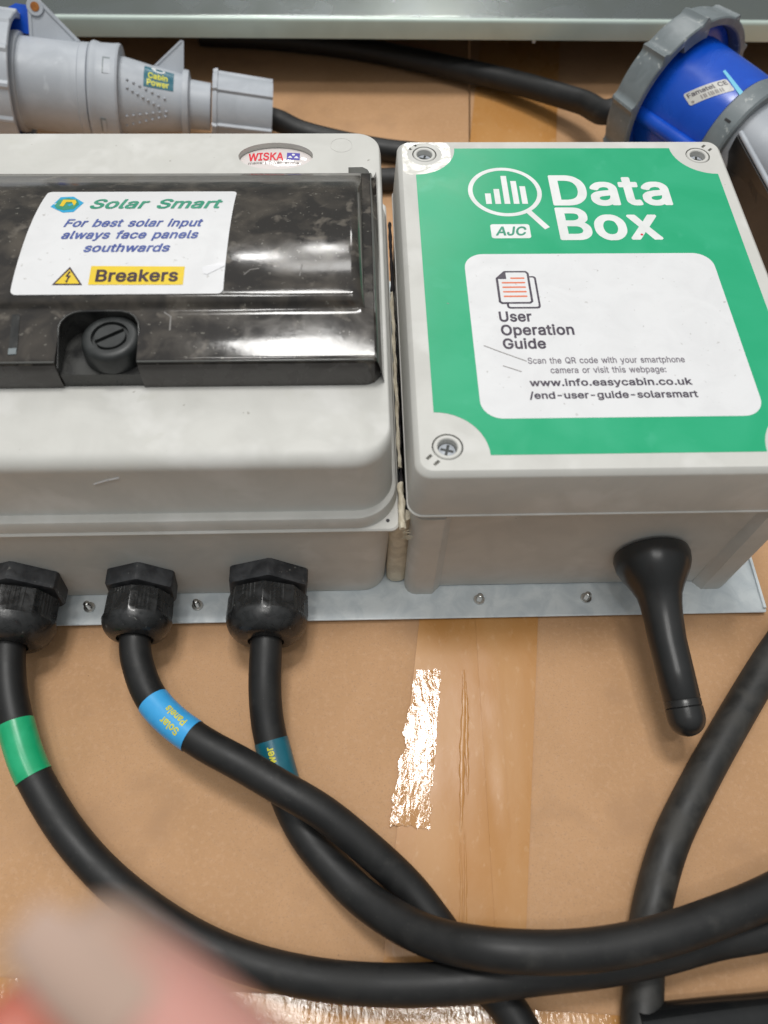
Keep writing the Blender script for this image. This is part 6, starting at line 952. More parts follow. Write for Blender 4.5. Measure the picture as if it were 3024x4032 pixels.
# cable glands
def gland(x, z, R, parent, rc):
    fl = bmesh.new(); yw = .24
    hexf = lambda a, t, r: r / max(math.cos((a + .12) % (math.pi / 3) - math.pi / 6), .01) * .93
    revolve(fl, (x, yw, z), (0, -1, 0), [(0, R * 1.0), (.75, R * 1.0), (.88, R * .96), (.9, R * .8)], 72, rf=hexf)
    g_ = put('cable_gland', fl, 'nut', parent, 30)
    b_ = bmesh.new()
    oc = lambda a, t, r: r * (1 + .018 * math.cos(a * 36)) if t < 2.2 else r
    fac = lambda a, t, r: (r / max(math.cos((a) % (math.pi / 4) - math.pi / 8), .01) * .955 * (1 + (.012 if (a * 28 / math.pi) % 1 < .45 and (a % (math.pi / 4)) > .18 and (a % (math.pi / 4)) < .60 and 1.13 < t < 2.22 else 0)) if t < 2.25 else r)
    h = R / 2.2
    prof_ = [(.88, R * .70), (1.12, R * .70), (1.14, R * .93), (2.2, R * .95)]
    for k in range(1, 11):
        a = k / 10 * math.pi / 2 * .92; prof_.append((2.25 + 1.35 * h * math.sin(a), R * (.97 - .47 * (1 - math.cos(a)))))
    prof_ += [(2.25 + 1.36 * h, rc + .14), (2.25 + 1.36 * h, rc + .08), (2.25 + 1.15 * h, rc + .04)]
    revolve(b_, (x, yw, z), (0, -1, 0), prof_, 320, rf=fac)
    put('gland_cap', b_, 'gland', g_, 28)
gland(-7.10, 2.12, 2.12, be, .82); gland(-13.58, 2.25, 1.78, be, .82); gland(-19.75, 2.2, 2.15, be, .86)

# sealant bead and grime between the two enclosures
def lump(bm, path, r0, amp, f, sq=1.0):
    rings = []
    for i, p in enumerate(path):
        ring = []
        for k in range(12):
            a = 2 * math.pi * k / 12; q = max(r0 + amp * noise.noise(Vector((p.y * f + math.cos(a), p.z * f + math.sin(a), p.x))), .015)
            ring.append(p + Vector((math.cos(a) * q, 0, math.sin(a) * q * sq)) if sq != 9 else p + Vector((math.cos(a) * q, math.sin(a) * q * .6, 0)))
        rings.append(ring)
    loft(bm, rings)
bm = bmesh.new()
lump(bm, [Vector((-.33, .10 + i * .12, 7.35)) for i in range(22)], .15, .12, 2.2)
lump(bm, [Vector((-.34, 3.6 + i * .2, 7.2)) for i in range(60)], .09, .11, 1.3)
lump(bm, [Vector((-.36, 1.05, .25 + i * .2)) for i in range(35)], .56, .05, 1.0, 9)
for i in range(26):      # torn fibres of sealant
    a = random.uniform(0, 6.28); c = Vector((-.22 + random.uniform(-.1, .1), .05, 7.0 + random.uniform(-.5, .3)))
    tube(bm, [c, c + Vector((math.cos(a) * .14 + .06, -.06, math.sin(a) * .16)), c + Vector((math.cos(a) * .22 + .12, -.05, math.sin(a) * .22))], .014, 5)
put('sealant_bead', bm, 'glue', be, 60)

# ================================================================== cables
def cable(name, label, pts, r, m='rubber', group=None, per=12, cat='cable', n=24):
    path = catmull(pts, per); bm = bmesh.new(); tube(bm, path, r, n)
    o = put(name, bm, m, None, 60); tag(o, label, cat, group); return o, path
def nearest(path, u, v):
    best = None
    for i, p in enumerate(path):
        c = ROT.transposed() @ (p - CAM); x = 1512 + FPX * c.x / -c.z; y = 2016 - FPX * c.y / -c.z
        d = (x - u) ** 2 + (y - v) ** 2
        if best is None or d < best[0]: best = (d, i)
    return best[1]
def sleeve(parent, path, i0, i1, r, m, name='cable_label'):
    bm = bmesh.new(); tube(bm, path[i0:i1 + 1], r, 28, False)
    tube_ = put(name, bm, m, parent, 60); return tube_
def tubesurf(path, r):
    cumm = [0]
    for a, b in zip(path, path[1:]): cumm.append(cumm[-1] + (b - a).length)
    def f(s, w):       # s = arc length, w = arc distance round the tube from the line that faces the camera
        s = min(max(s, 0), cumm[-1] - 1e-4); i = max(k for k in range(len(cumm) - 1) if cumm[k] <= s); t = (s - cumm[i]) / (cumm[i + 1] - cumm[i])
        p = path[i].lerp(path[i + 1], t); T_ = (path[min(i + 1, len(path) - 1)] - path[max(i - 1, 0)]).normalized()
        N = CAM - p; N = (N - T_ * N.dot(T_)).normalized(); B = T_.cross(N); a = w / r
        return p + (N * math.cos(a) + B * math.sin(a)) * r
    return f
grp = 'black cables leaving the glands of the breaker box'
# first gland's cable, lowest, green sleeve
yend = -2.9
ptsA = [Vector((-19.75, -1.5, 2.2)), Vector((-19.75, -3.3, 2.15)), D(22, 1500, 1.9), D(50, 1620, 1.5), D(88, 1705, 1.1), D(150, 1803, .7), D(230, 1893, .5), D(330, 1974, .5), D(440, 2040, .55), D(560, 2087, .7),
        D(700, 2117, 1.1), D(850, 2128, 1.7), D(1000, 2122, 2.15), D(1150, 2104, 2.25), D(1300, 2086, 2.2), D(1420, 2062, 2.2), D(1540, 2030, 1.9), D(1659, 2008, 1.7), D(1790, 1970, 1.4), D(1900, 1900, 1.2)]
cA, pA = cable('cable', 'thick black cable with a plain green sleeve, sweeping along the bottom', ptsA, .80, group=grp)
sleeve(cA, pA, nearest(pA, 30 * 1.8228, 1562 * 1.8228), nearest(pA, 74 * 1.8228, 1678 * 1.8228), .835, 'gtape', 'green_sleeve')
ptsB = [Vector((-13.58, -1.5, 2.25)), Vector((-13.56, -3.2, 2.2)), D(299, 1440, 2.1), D(325, 1505, 2.1), D(372, 1558, 2.2), D(440, 1606, 2.3), D(520, 1650, 2.35), D(600, 1697, 2.35), D(700, 1757, 2.0), D(800, 1838, 1.3),
        D(880, 1914, .7), D(940, 1990, .5), D(990, 2060, .5), D(1050, 2125, .5), D(1100, 2180, .5), D(1140, 2250, .5), D(1190, 2370, .5)]
cB, pB = cable('cable', 'black cable with a light blue sleeve lettered in yellow, crossing over the teal-sleeved one', ptsB, .76, group=grp)
i0 = nearest(pB, 333 * 1.8228, 1512 * 1.8228); i1 = nearest(pB, 414 * 1.8228, 1590 * 1.8228)
sB = sleeve(cB, pB, i0, i1, .785, 'sky', 'blue_sleeve')
fB = tubesurf(pB, .795); cum_ = [0]
for a, b in zip(pB, pB[1:]): cum_.append(cum_[-1] + (b - a).length)
sa, sb = cum_[i0], cum_[i1]
# reads back towards the gland
def mB(x, y): return fB(sb - .35 - x, -y)
for s_, w0 in (('Solar', 1), ('Panels', -1)):
    wd = 1.25 if s_ == 'Panels' else 1.05
    # text x -> decreasing arc length, text up -> lower-left side of the cable
    letter(sB, s_, 0, wd, 0, .34, 'ytext', (lambda off: (lambda x, y: fB(sb - .40 - x, off + y)))(.08 if s_ == 'Solar' else -.46), bold=.03, cuts=.12)
ptsC = [Vector((-7.10, -1.5, 2.12)), Vector((-7.08, -3.4, 2.1)), D(572, 1480, 1.7), D(578, 1560, 1.2), D(596, 1640, .8), D(622, 1725, .5), D(660, 1800, .5), D(715, 1870, .65), D(785, 1940, 1.1), D(870, 1996, 1.9), D(950, 2030, 2.7),
        D(1040, 2048, 3.5), D(1130, 2056, 3.8), D(1230, 2056, 3.8), D(1330, 2045, 3.7), D(1430, 2022, 3.6), D(1540, 1985, 3.4), D(1659, 1936, 3.1), D(1800, 1860, 2.6), D(1900, 1790, 2.4)]
cC, pC = cable('cable', 'black cable with a dark teal sleeve, straight down from the gland nearest the green lid', ptsC, .80, group=grp)
i0 = nearest(pC, 590 * 1.8228, 1598 * 1.8228); i1 = nearest(pC, 618 * 1.8228, 1700 * 1.8228)
sC = sleeve(cC, pC, i0, i1, .825, 'teal', 'teal_sleeve'); fC = tubesurf(pC, .835); cumC = [0]
for a, b in zip(pC, pC[1:]): cumC.append(cumC[-1] + (b - a).length)
letter(sC, 'Power', 0, 1.35, 0, .34, 'ytext', lambda x, y: fC(cumC[i0] + .30 + 1.35 - x, (.02 + y)), bold=.03, cuts=.12)
ptsD = [D(1588, 300, 1.2), D(1615, 345, .9), D(1640, 420, .8), D(1760, 700, .8), D(1850, 1000, .8), D(1790, 1230, .75), D(1700, 1370, .6), D(1650, 1446, .5), D(1572, 1578, .5), D(1505, 1700, .5), D(1450, 1815, .5), D(1415, 1930, .5), D(1396, 2040, .5), D(1390, 2140, .5), D(1386, 2230, .5), D(1386, 2400, .5)]
cD, pD = cable('cable', 'dusty black cable running down the right side, past the aerial tip', ptsD, .84, 'rubberold')
ptsE = [D(1380, 2226, .65), D(1440, 2218, .65), D(1550, 2206, .65), D(1659, 2196, .65), D(1800, 2180, .65)]
cable('cable', 'shiny black cable end at the bottom right corner', ptsE, .9, 'gloss')
# cable behind the enclosures from the grey coupler
ptsF = [Vector((-10.2, 40.2, 1.9)), Vector((-8.4, 40.15, 1.5)), Vector((-6.5, 39.6, .9)), Vector((-3, 38.7, .55)), Vector((0, 37.9, .5)), Vector((4, 37.0, .5)), Vector((9, 34.5, .5)), Vector((13, 31, .5))]
cable('cable', 'black cable leaving the nut of the grey coupler and passing behind the boxes', ptsF, .82)
ptsG = [Vector((-16, 31.5, .5)), Vector((-10, 33.0, .5)), Vector((-4, 33.9, .5)), Vector((.2, 34.3, .5)), Vector((5, 34.0, .5)), Vector((10, 32.0, .5)), Vector((13.5, 28.0, .5))]
cable('cable', 'black cable seen in the gap between the two boxes, the nearer of two', ptsG, .84)
ptsH = [Vector((-16, 54, .6)), at(1020, 150, .6), at(1250, 172, .6), at(1480, 205, .7), at(1784, 268, .9), at(2030, 325, 1.3), at(2280, 398, 2.2), at(2400, 440, 3.4), Vector((20.8, 40.0, 4.6))]
cable('cable', 'thick black cable emerging from under the metal tray and running to the blue plug', ptsH, .90)

# ================================================================== grey coupler (back left)
gc = thing('grey_coupler', 'pale grey cable coupler with a small teal sticker behind the breaker box', 'cable connector', (-20, 39, 0))
GA = Vector((-27.47, 39.34, 5.1)); GB = Vector((-9.05, 40.28, 1.9)); gax = (GB - GA).normalized()
def gt(u):      # axial distance whose projection has column u
    lo, hi = -8.0, 24.0
    for _ in range(40):
        m_ = (lo + hi) / 2; p = GA + gax * m_; c = ROT.transposed() @ (p - CAM); x = 1512 + FPX * c.x / -c.z
        if x < u: lo = m_
        else: hi = m_
    return lo
g_, gu, gv = frame(gax); UPV = Vector((0, .58, .81)); UPV = (UPV - gax * UPV.dot(gax)).normalized()
T_ = {u: gt(u) for u in (-40, 10, 40, 75, 85, 100, 130, 330, 350, 365, 372, 400, 455, 476, 484, 500, 600, 715, 722, 732, 745, 752, 830, 838, 850, 1055, 1068)}
bm = bmesh.new(); revolve(bm, GA, gax, [(T_[75], 2.2), (T_[75], 3.05), (T_[100], 3.02), (T_[330], 3.08), (T_[340] if 340 in T_ else T_[330] + .1, 3.16), (T_[365], 3.2), (T_[365] + .06, 3.1)], 64)
body = put('socket_body', bm, 'cgrey', gc, 30)
bm = bmesh.new(); revolve(bm, GA, gax, [(T_[372] - .05, 3.1), (T_[372], 3.3), (T_[372] + .15, 3.38), (T_[400], 3.32), (T_[400] + .1, 3.28), (T_[455], 3.34), (T_[476], 3.40), (T_[484], 3.34), (T_[484], 2.6)], 72)
col = put('locking_collar', bm, 'cgrey', gc, 30)
def on_g(t, a, r): return GA + gax * t + (gu * math.cos(a) + gv * math.sin(a)) * r
def gpatch(parent, t0, t1, a0, a1, r, m, name, k=10, th=.03):
    bm = bmesh.new(); rows = []
    for i in range(k + 1):
        a = a0 + (a1 - a0) * i / k; rows.append([on_g(t0, a, r), on_g(t0, a, r + th), on_g(t1, a, r + th), on_g(t1, a, r)])
    loft(bm, rows); return put(name, bm, m, parent, 40)
def gang(u, v, r):
    t, p = ray_cyl(u, v, GA, gax, r); q = p - GA - gax * t; return t, math.atan2(q.dot(gv), q.dot(gu))
for (ua, va, ub, vb_) in ((403, 222, 432, 290), (395, 464, 425, 520)):
    ta, aa = gang(ua, va, 3.33); tb, ab = gang(ub, vb_, 3.33)
    fr = gpatch(col, ta, tb, aa, ab, 3.27, 'cgrey2', 'slot_shade_frame', th=.075); gpatch(fr, ta + .09, tb - .0, aa + (ab - aa) * .13, ab, 3.28, 'cgrey', 'slot_plate', th=.082)  # darker grey along two edges paints the shade inside the slot
bm = bmesh.new()
def gr(u): return 2.62 + (1.98 - 2.62) * (gt(u) - T_[484]) / (T_[722] - T_[484])
revolve(bm, GA, gax, [(T_[476], 2.60), (T_[500], 2.58), (T_[600], 2.28), (T_[715], 1.99), (T_[722], 1.97)], 56)
cone = put('handle', bm, 'cgrey', gc, 40)
for i in range(9):       # moulded grip dots in a V
    for (ua, va, ub, vb_) in ((500, 312, 648, 388), (500, 345, 625, 420), (500, 458, 655, 440), (500, 495, 652, 460)):
        if i > 6: continue
        u = ua + (ub - ua) * i / 6; v = va + (vb_ - va) * i / 6
        r0 = gr(u); t, a = gang(u, v, r0); bm = bmesh.new(); c = on_g(t, a, r0 - .02); nn = (on_g(t, a, r0 + 1) - c).normalized()
        revolve(bm, c, nn, [(0, .10), (.05, .09), (.09, .05), (.10, .01)], 10, up=gax); dots = bm
        if 'dot_all' not in globals(): dot_all = bmesh.new()
        me_ = bpy.data.meshes.new('x'); bm.to_mesh(me_); dot_all.from_mesh(me_); bpy.data.meshes.remove(me_); bm.free()
put('grip_dots', dot_all, 'cgrey', cone, 60)
bm = bmesh.new(); revolve(bm, GA, gax, [(T_[722], 1.95), (T_[722], 2.28), (T_[732], 2.32), (T_[745], 2.28), (T_[752], 1.70), (T_[830], 1.64)], 56); put('neck', bm, 'cgrey', gc, 35)
bm = bmesh.new()
rib = lambda a, t, r: r + (.19 if min((a - .45) % (math.pi / 3), math.pi / 3 - (a - .45) % (math.pi / 3)) < .045 else 0)
revolve(bm, GA, gax, [(T_[838], 1.6), (T_[838], 2.42), (T_[850], 2.50), (T_[850] + .12, 2.50), (T_[850] + .16, 2.36), (T_[1055], 2.28), (T_[1068], 2.28), (T_[1068], 2.1), (T_[1055], 1.2), (T_[1055], 1.1)], 140, rf=lambda a, t, r: rib(a, t, r) if r > 2.2 else r)
put('strain_relief_nut', bm, 'cgrey', gc, 30)
def lug(parent, pts, holes, m, th, rim=.22):
    """radial plate in the (axis, UPV) plane: raised rim round a thinner web"""
    P = lambda t, h: GA + gax * t + UPV * h; nn = gax.cross(UPV)
    bm = bmesh.new(); prism(bm, [P(*p) for p in pts], nn, th * .45); o = put('lug', bm, m, parent, 30)
    bm = bmesh.new()
    for (a, b) in zip(pts, pts[1:] + pts[:1]):
        a_, b_ = P(*a), P(*b); d = (b_ - a_).normalized(); s = d.cross(nn).normalized() * rim / 2
        prism(bm, [a_ - s - d * .03, a_ + s - d * .03, b_ + s + d * .03, b_ - s + d * .03], nn, th)
    return o, bm
tL = T_[130]; o, bm = lug(body, [(gt(137), 2.9), (gt(137), 4.95), (gt(150), 5.4), (gt(172), 5.35), (gt(325), 3.05)], None, 'cgrey', .36)
hc_ = GA + gax * gt(160) + UPV * 4.9; nn = gax.cross(UPV); nn = nn if nn.dot(CAM - hc_) > 0 else -nn
revolve(bm, hc_ - nn * .2, nn, [(0, .58), (.40, .58), (.44, .54)], 28, up=gax); put('lug_rim', bm, 'cgrey', o, 30)
bm = bmesh.new(); revolve(bm, hc_ + nn * .2, nn, [(0, .30), (.08, .30), (.08, .24)], 20, up=gax); put('rivet', bm, 'copper', o, 40)
o, bm = lug(cone, [(gt(612), 2.25), (gt(712), 4.1), (gt(720), 4.1), (gt(720), 1.9)], None, 'cgrey', .26, rim=.14); put('lug_rim', bm, 'cgrey', o, 30)
# the ring of the mating plug at the very left, blue liner inside
bm = bmesh.new(); nr = 72
nf = lambda a, t, r: r + (.14 if (r > 4.3 and (a * 12 / (2 * math.pi)) % 1 < .12) else 0)
revolve(bm, GA, gax, [(T_[85] - 3.6, 3.9), (T_[85] - 3.6, 4.35), (T_[85] - 3.2, 4.42), (T_[85] - .5, 4.45), (T_[85] + .12, 4.45), (T_[85] + .18, 4.38), (T_[85] + .15, 4.08), (T_[85] - .5, 4.05), (T_[85] - 2.4, 4.0)], 144, rf=nf, cap=False)
put('locking_ring', bm, 'cgrey', gc, 30)
bm = bmesh.new(); revolve(bm, GA, gax, [(T_[85] - 2.4, 3.98), (T_[85] - .75, 3.98), (T_[85] - .7, 3.5), (T_[85] - 1.6, 3.1), (T_[85] - 2.6, 2.9)], 64); put('blue_liner', bm, 'blue', gc, 40)
bm = bmesh.new(); revolve(bm, GA, gax, [(T_[85] - 1.6, 2.9), (T_[85] - .2, 3.3), (T_[75] + .25, 3.32), (T_[100], 3.25), (T_[100] + .05, 3.0)], 64); put('socket_lip', bm, 'cgrey', body, 35)
bm = bmesh.new(); P_ = lambda t, h: GA + gax * t + UPV * h - nn * .75
prism(bm, [P_(gt(52), 3.2), P_(gt(52), 4.7), P_(gt(80), 5.0), P_(gt(150), 5.0), P_(gt(160), 4.6), P_(gt(165), 3.2)], nn, .9); put('cover_hinge', bm, 'blue', gc, 30)
# teal sticker on the handle
r_s = gr(640)
def conepos(t, w, k=.03):
    r = 2.60 + (1.97 - 2.60) * (t - T_[476]) / (T_[722] - T_[476]) + k; return on_g(t, w, r)
t0, a0 = gang(588, 290, gr(588)); t1, a1 = gang(680, 340, gr(680))
aT = min(a0, a1); 
t0 = gt(578); t1 = gt(690)
_, atop = gang(640, 278, gr(640)); _, abot = gang(640, 352, gr(640))
cs = poly(cone, [(t0, atop), (t1, atop), (t1, abot), (t0, abot)], 'teal', lambda x, y: conepos(x, y, .03), 'sticker', cuts=.12)
la = abot - atop
letter(cs, 'Cabin', t0 + .30, t1 - .42, atop + la * .62, atop + la * .36, 'ytext', lambda x, y: conepos(x, y, .045), bold=.035, cuts=.1)
letter(cs, 'Power', t0 + .24, t1 - .32, atop + la * .92, atop + la * .68, 'ytext', lambda x, y: conepos(x, y, .045), bold=.035, cuts=.1)
poly(cs, [(t0 + 1.05 + .42 * math.cos(a), atop + la * (.13 + .14 * math.sin(a))) for a in [i * .4 for i in range(16)]], 'whitet', lambda x, y: conepos(x, y, .042), 'logo',
     holes=[[(t0 + 1.05 + .30 * math.cos(a), atop + la * (.11 + .09 * math.sin(a))) for a in [i * .4 for i in range(16)]]])
poly(cs, [(t0 + .5, atop + la * .02), (t0 + .72, atop + la * .02), (t0 + .72, atop + la * .12), (t0 + .5, atop + la * .12)], 'whitet', lambda x, y: conepos(x, y, .042), 'logo')

# ================================================================== blue plug (back right)
bp = thing('blue_plug', 'blue industrial plug with a notched dark grey ring, behind the green lid', 'cable connector', (22, 35, 0))
BC = at(2692, 402, 5.5); bax = Vector((.55, -.835, 0)).normalized(); b1, bu, bv_ = frame(bax)
bm = bmesh.new()
def notch_f(a, t, r):
    k = (a * 10 / (2 * math.pi) + .35) % 1
    return r + (.30 * math.exp(-((k - .5) / .06) ** 2) if r > 5.2 and t < -.05 else 0)
revolve(bm, BC, bax, [(-2.3, 4.2), (-2.3, 5.1), (-2.15, 5.4), (-1.9, 5.5), (-.25, 5.62), (-.08, 5.64), (0, 5.55), (0, 5.15), (-.1, 5.05), (-1.2, 4.95), (-1.5, 4.9)], 240, rf=notch_f, cap=False)
put('locking_ring', bm, 'cgrey2', bp, 30)
bm = bmesh.new(); revolve(bm, BC, bax, [(-1.9, 4.95), (-.9, 4.93), (-.75, 4.6), (-.7, 4.15), (.2, 4.1), (3.2, 3.98), (4.3, 3.92), (4.75, 3.85), (4.8, 3.6)], 80)
bb = put('plug_body', bm, 'blue', bp, 35)
def on_b(t, a, r): return BC + bax * t + (bu * math.cos(a) + bv_ * math.sin(a)) * r
def bang(u, v, r):
    t, p = ray_cyl(u, v, BC, bax, r); q = p - BC - bax * t; return t, math.atan2(q.dot(bv_), q.dot(bu))
K2 = .49668
def c2(x, y): return 2200 + x * K2, y * K2
# rib along the left flank
t_, a_ = bang(*c2(740, 970), 4.1); bm = bmesh.new()
tube(bm, [on_b(t, a_, 4.02) for t in (-.7, 0, 1.5, 3, 4.6)], .55, 20); put('body_rib', bm, 'blue', bb, 50)
# bayonet blocks inside the ring
for (x, y) in ((1240, 400),):
    _, a_ = bang(*c2(x, y), 4.9)
    bm = bmesh.new(); rows = []
    for i in range(9):
        a = a_ - .22 + .44 * i / 8; rows.append([on_b(-.9, a, 4.2), on_b(-.9, a, 5.2), on_b(-.02, a, 5.2), on_b(-.02, a, 4.55)])
    loft(bm, rows); put('bayonet_block', bm, 'cgrey2', bp, 40)
bm = bmesh.new(); revolve(bm, BC, bax, [(4.78, 3.5), (4.78, 3.86), (4.9, 3.95), (6.1, 3.92), (6.25, 3.8), (6.2, 3.3), (5.9, 3.1)], 72)
cg = put('locking_collar', bm, 'cgrey2', bp, 35)
ta, aa = bang(*c2(1335, 965), 3.95); tb, ab = bang(*c2(1410, 990), 3.95)
bm = bmesh.new(); rows = []
for i in range(6):
    a = aa + (ab - aa) * i / 5; rows.append([on_b(5.3, a, 3.9), on_b(5.3, a, 3.97), on_b(5.75, a, 3.97), on_b(5.75, a, 3.9)])
loft(bm, rows); put('slot', bm, 'dark', cg, 40)
bm = bmesh.new(); revolve(bm, BC, bax, [(5.9, 3.2), (6.4, 3.0), (10.5, 2.1), (10.8, 2.4), (11.1, 2.4), (11.2, 1.9), (12.3, 1.85), (12.4, 2.3), (15.5, 2.2), (15.6, 1.2)], 64)
bh = put('handle', bm, 'cgrey', bp, 35)
q0 = at(2908, 530, 7.9); q1 = at(3055, 800, 7.9); bm = bmesh.new(); prism(bm, [q0, q1, at(3040, 1120, 5.2), at(2850, 640, 5.2)], Vector((1, .5, .25)), .3); fn = put('handle_fin', bm, 'ant', bh, 30)  # black web puts shade into the colour of a grey fin
bm = bmesh.new(); tube(bm, [q0 + Vector((.1, 0, .12)), q1 + Vector((.1, 0, .12))], .17, 12); put('fin_rim', bm, 'cgrey', fn, 40)
ptsP = [BC + bax * 14.5, BC + bax * 17, BC + bax * 20 + Vector((0, 0, -1.5)), BC + bax * 24 + Vector((1, 0, -3.8)), BC + bax * 30 + Vector((3, 0, -4.9))]
# hinge lug at the right with a white rivet
lu = bmesh.new(); pc = c2(1600, 745)
lp = at(*c2(1598, 740), 5.9); base_a = None
q = lp - BC; tl = q.dot(bax); qr = (q - bax * tl); rad = qr.normalized(); nn = bax.cross(rad); nn = nn if nn.dot(CAM - lp) > 0 else -nn
Pl = lambda t, h: BC + bax * t + rad * h; hh = qr.length
outl = [Pl(tl - .95, 3.6), Pl(tl - .85, hh - .1)] + [lp + (bax * math.cos(a) + rad * math.sin(a)) * .85 for a in (2.8, 2.3, 1.8, 1.4, .9, .4)] + [Pl(tl + 1.6, 3.6)]
prism(lu, outl, nn, .7); lg = put('lug', lu, 'blue', bb, 30)
bm = bmesh.new(); revolve(bm, lp + nn * .34, nn, [(0, .36), (.06, .36), (.09, .32)], 24, up=bax); put('rivet', bm, 'whitet', lg, 40)
# cyan stripe
ta, aa = bang(*c2(1312, 548), 4.12); tb, ab = bang(*c2(1528, 832), 4.02)
def bsurf(t, w, k=.02):
    r = 4.1 if t < .2 else (4.1 + (3.98 - 4.1) * (t - .2) / 3 if t < 3.2 else 3.98 - .06 * (t - 3.2) / 1.1); return on_b(t, w, r + k)
sg = 1 if ab > aa else -1
am = (aa + ab) / 2
poly(bb, [(0, -.025), (1, -.045), (1, .045), (0, .025)], 'stripe', lambda x, y: bsurf(ta + (tb - ta) * x, aa + (ab - aa) * x + y, .02), 'stripe', cuts=.1)
corners = [bang(*c2(x, y), 4.05) for x, y in ((985, 750), (1330, 620), (1400, 705), (1040, 840))]
tS0 = (corners[0][0] + corners[1][0]) / 2; tS1 = (corners[2][0] + corners[3][0]) / 2; aL = (corners[0][1] + corners[3][1]) / 2; aR = (corners[1][1] + corners[2][1]) / 2
def bil(x, y, k):
    a0_, a1_, a2_, a3_ = corners      # top left, top right, bottom right, bottom left
    f = lambda i: (a3_[i] * (1 - x) + a2_[i] * x) * (1 - y) + (a0_[i] * (1 - x) + a1_[i] * x) * y
    return bsurf(f(0), f(1), k)
def fsf(x, y): return bil(x, y, .04)
fs = poly(bb, [(.03, 0), (.97, 0), (1, .1), (1, .9), (.97, 1), (.03, 1), (0, .9), (0, .1)], 'silver', lambda x, y: bil(x, y, .025), 'sticker', cuts=.1)
letter(fs, 'Famatel CE', .06, .96, .56, .88, 'ink', fsf, bold=.02, cuts=.05)
for i, x in enumerate((.30, .36, .40, .47, .52, .56, .62, .66, .72, .77)):
    poly(fs, [(x, .12), (x + .028, .12), (x + .028, .42), (x, .42)], 'grint', fsf, 'print_bar')
poly(fs, circ(.10, .18, .035, 10, .09), 'grint', fsf, 'print_dot')
cable('cable', 'black cable leaving the tail of the blue plug beyond the right edge', ptsP, .84)

# ================================================================== metal tray across the top
tr = thing('metal_tray', 'galvanised steel tray with a folded lip across the top of the picture', 'metal tray', (8, 60, 4))
bm = bmesh.new()
def traysec(x): # (y,z) section of the folded sheet; the lip runs very slightly askew
    k = -.0095 * x
    return [(47.25 + k, 4.15), (47.0 + k, 4.05), (46.96 + k, 4.2), (46.96 + k, 5.35), (47.0 + k, 5.50), (47.12 + k, 5.58), (47.5 + k, 5.60), (100, 5.35), (100, 5.15), (47.4 + k, 5.40), (47.2 + k, 5.3), (47.2 + k, 4.3)]
loft(bm, [[(x, y, z) for y, z in traysec(x)] for x in (-45, -20, 0, 20, 45, 62)])
fsht = put('folded_sheet', bm, 'tray', tr, 35)
bm = bmesh.new(); loft(bm, [[(x, y - .0095 * x, z) for y, z in ((46.90, 4.10), (46.90, 5.36), (46.93, 5.50), (47.02, 5.60), (47.16, 5.64), (47.2, 5.62), (46.95, 5.45), (46.95, 4.10))] for x in (-45, -20, 0, 20, 45, 62)])
put('lip', bm, 'lipm', tr, 35)
bm = bmesh.new(); box(bm, -44, 60, 60, 60.3, ZC, 5.2); box(bm, -44, 60, 98, 98.3, ZC, 5.1); put('support_leg', bm, 'tray', tr)
p_ = at(2106, 168, 4.0); bm = bmesh.new(); box(bm, p_.x - .12, p_.x + .12, 46.98, 47.2, 3.75, 4.1, .03); put('plastic_tab', bm, 'whitet', tr)

# ================================================================== hand close to the lens (bottom left), far out of focus
hand = thing('person', 'blurred pink fingertip held close to the lens at the bottom left', 'person', tuple(atd(500, 3900, 7.0)))
def skin_body(name, chains, m, parent, sub=2):
    me = bpy.data.meshes.new(name); vs, es, rs = [], [], []
    for ch in chains:
        st_ = None
        for k, (p, r) in enumerate(ch):
            if isinstance(p, int): idx = p
            else: vs.append(p); rs.append(r); idx = len(vs) - 1
            if st_ is not None: es.append((st_, idx))
            st_ = idx
    off = parent.location.copy()
    me.from_pydata([tuple(Vector(v) * CM - off) for v in vs], es, []); o = bpy.data.objects.new(name, me); C.objects.link(o)
    md = o.modifiers.new('skin', 'SKIN'); me.skin_vertices.new() if not me.skin_vertices else None
    for i, r in enumerate(rs): me.skin_vertices[0].data[i].radius = (r * CM, r * CM)
    me.skin_vertices[0].data[0].use_root = True
    s = o.modifiers.new('sub', 'SUBSURF'); s.levels = sub; s.render_levels = sub
    bpy.context.view_layer.update(); m2 = bpy.data.meshes.new_from_object(o.evaluated_get(bpy.context.evaluated_depsgraph_get()))
    bpy.data.objects.remove(o); o = bpy.data.objects.new(name, m2); C.objects.link(o); o.parent = parent
    m2.materials.append(M[m])
    for p in m2.polygons: p.use_smooth = True
    return o
wrist = (atd(2500, 6500, 9.0), 2.0); palm = (atd(2200, 5700, 8.2), 1.9)
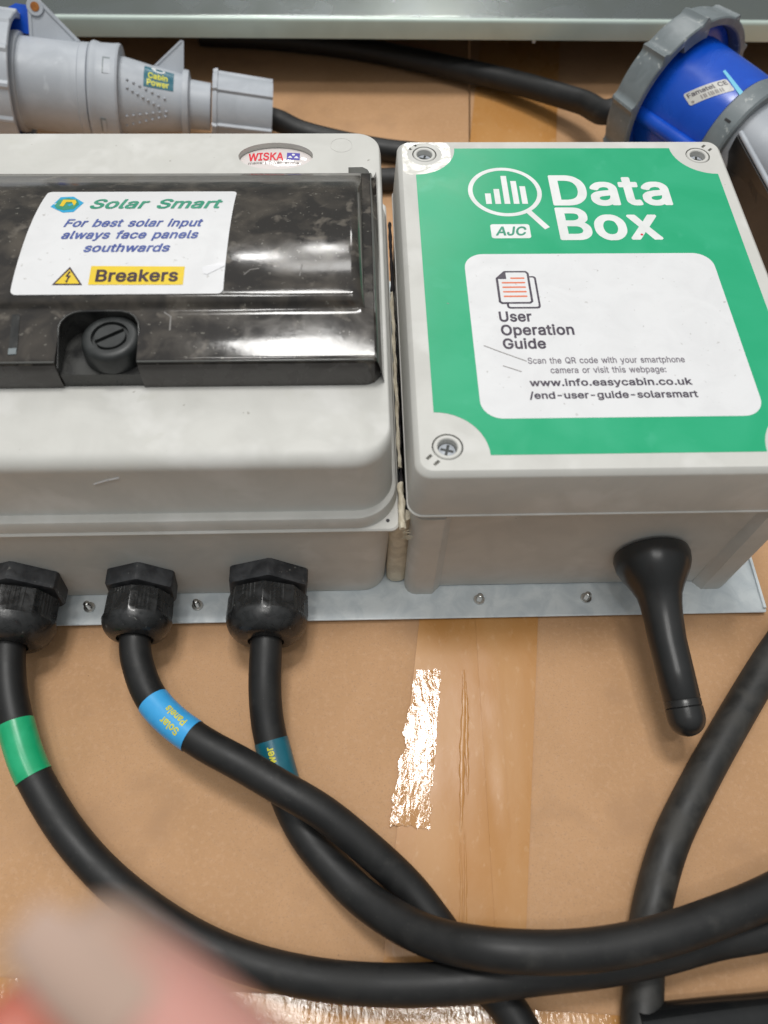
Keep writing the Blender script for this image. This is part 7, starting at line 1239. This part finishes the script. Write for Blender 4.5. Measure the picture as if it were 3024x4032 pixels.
chains = [[palm, wrist],
          [(0, 0), (atd(1900, 5200, 7.0), .85), (atd(1260, 4590, 6.5), .66), (atd(770, 4100, 6.3), .57), (atd(425, 3820, 6.2), .52), (atd(225, 3625, 6.2), .45)],
          [(0, 0), (atd(1200, 5200, 7.6), .9), (atd(560, 4560, 7.4), .74), (atd(120, 4150, 7.3), .62), (atd(-80, 3960, 7.3), .50)],
          [(0, 0), (atd(1900, 5400, 9.6), .9), (atd(1500, 5300, 10.4), .8), (atd(1400, 5600, 10.8), .7)],
          [(0, 0), (atd(2300, 5500, 9.8), .85), (atd(2100, 5350, 10.6), .72), (atd(2050, 5650, 11), .62)],
          [(0, 0), (atd(1600, 6300, 7.4), 1.0), (atd(1100, 6100, 7.0), .85), (atd(700, 5800, 6.8), .7)]]
hb = skin_body('hand', chains, 'skin', hand)
ln0, ln1 = atd(1200, 5200, 7.6), atd(-80, 3960, 7.3); mn0, mn1 = atd(1900, 5200, 7.0), atd(225, 3640, 6.2)
def dseg(p, a, b):
    t = max(0, min(1, (p - a).dot(b - a) / (b - a).length_squared)); return (p - a.lerp(b, t)).length
tone = hb.data.color_attributes.new('tone', 'FLOAT_COLOR', 'POINT')       # grey-tan fingertip, pink finger, a redder second finger
dusty, pink, redder = Vector((.45, .31, .24)), Vector((.60, .30, .255)), Vector((.48, .14, .095)); tp = atd(80, 3640, 6.2)  # grey-tan at the tip, pink along the finger, red on the second
for v in hb.data.vertices:
    c = (v.co + hand.location) / CM; k = min(1, max(0, ((c - tp).length - .75) / .75)); k = k * k * (3 - 2 * k)
    q = min(1, max(0, (dseg(c, mn0, mn1) - dseg(c, ln0, ln1)) / .3 + .5)); col_ = dusty.lerp(pink, k).lerp(redder, q)
    tone.data[v.index].color = (*col_, 1)
# nail: a curved plate on the finger's tip facing the lens
fa = atd(430, 3850, 6.2); fb = atd(210, 3650, 6.2); fax = (fb - fa).normalized(); nn = (CAM - fa); nn = (nn - fax * nn.dot(fax)).normalized(); sd = fax.cross(nn); SN = -1 if sd.dot(atd(900, 3500, 6.2) - fa) > 0 else 1
bm = bmesh.new(); rows = []
for i in range(9):
    t = i / 8; rows.append([fa + fax * (t * 1.15 - .30) + (nn * math.cos(a) + sd * math.sin(a)) * (.50 - .10 * t ** 3) for a in [SN * .35 + (-.75 + 1.5 * k / 10) * (1 - .25 * t ** 3) for k in range(11)]])
vv = [[bm.verts.new(p) for p in r_] for r_ in rows]
for a, b in zip(vv, vv[1:]):
    for i in range(10): bm.faces.new((a[i], a[i + 1], b[i + 1], b[i]))
r = bmesh.ops.extrude_face_region(bm, geom=bm.faces[:])
for v in [q for q in r['geom'] if isinstance(q, bmesh.types.BMVert)]: v.co -= nn * .06
put('fingernail', bm, 'nail', hb, 60)
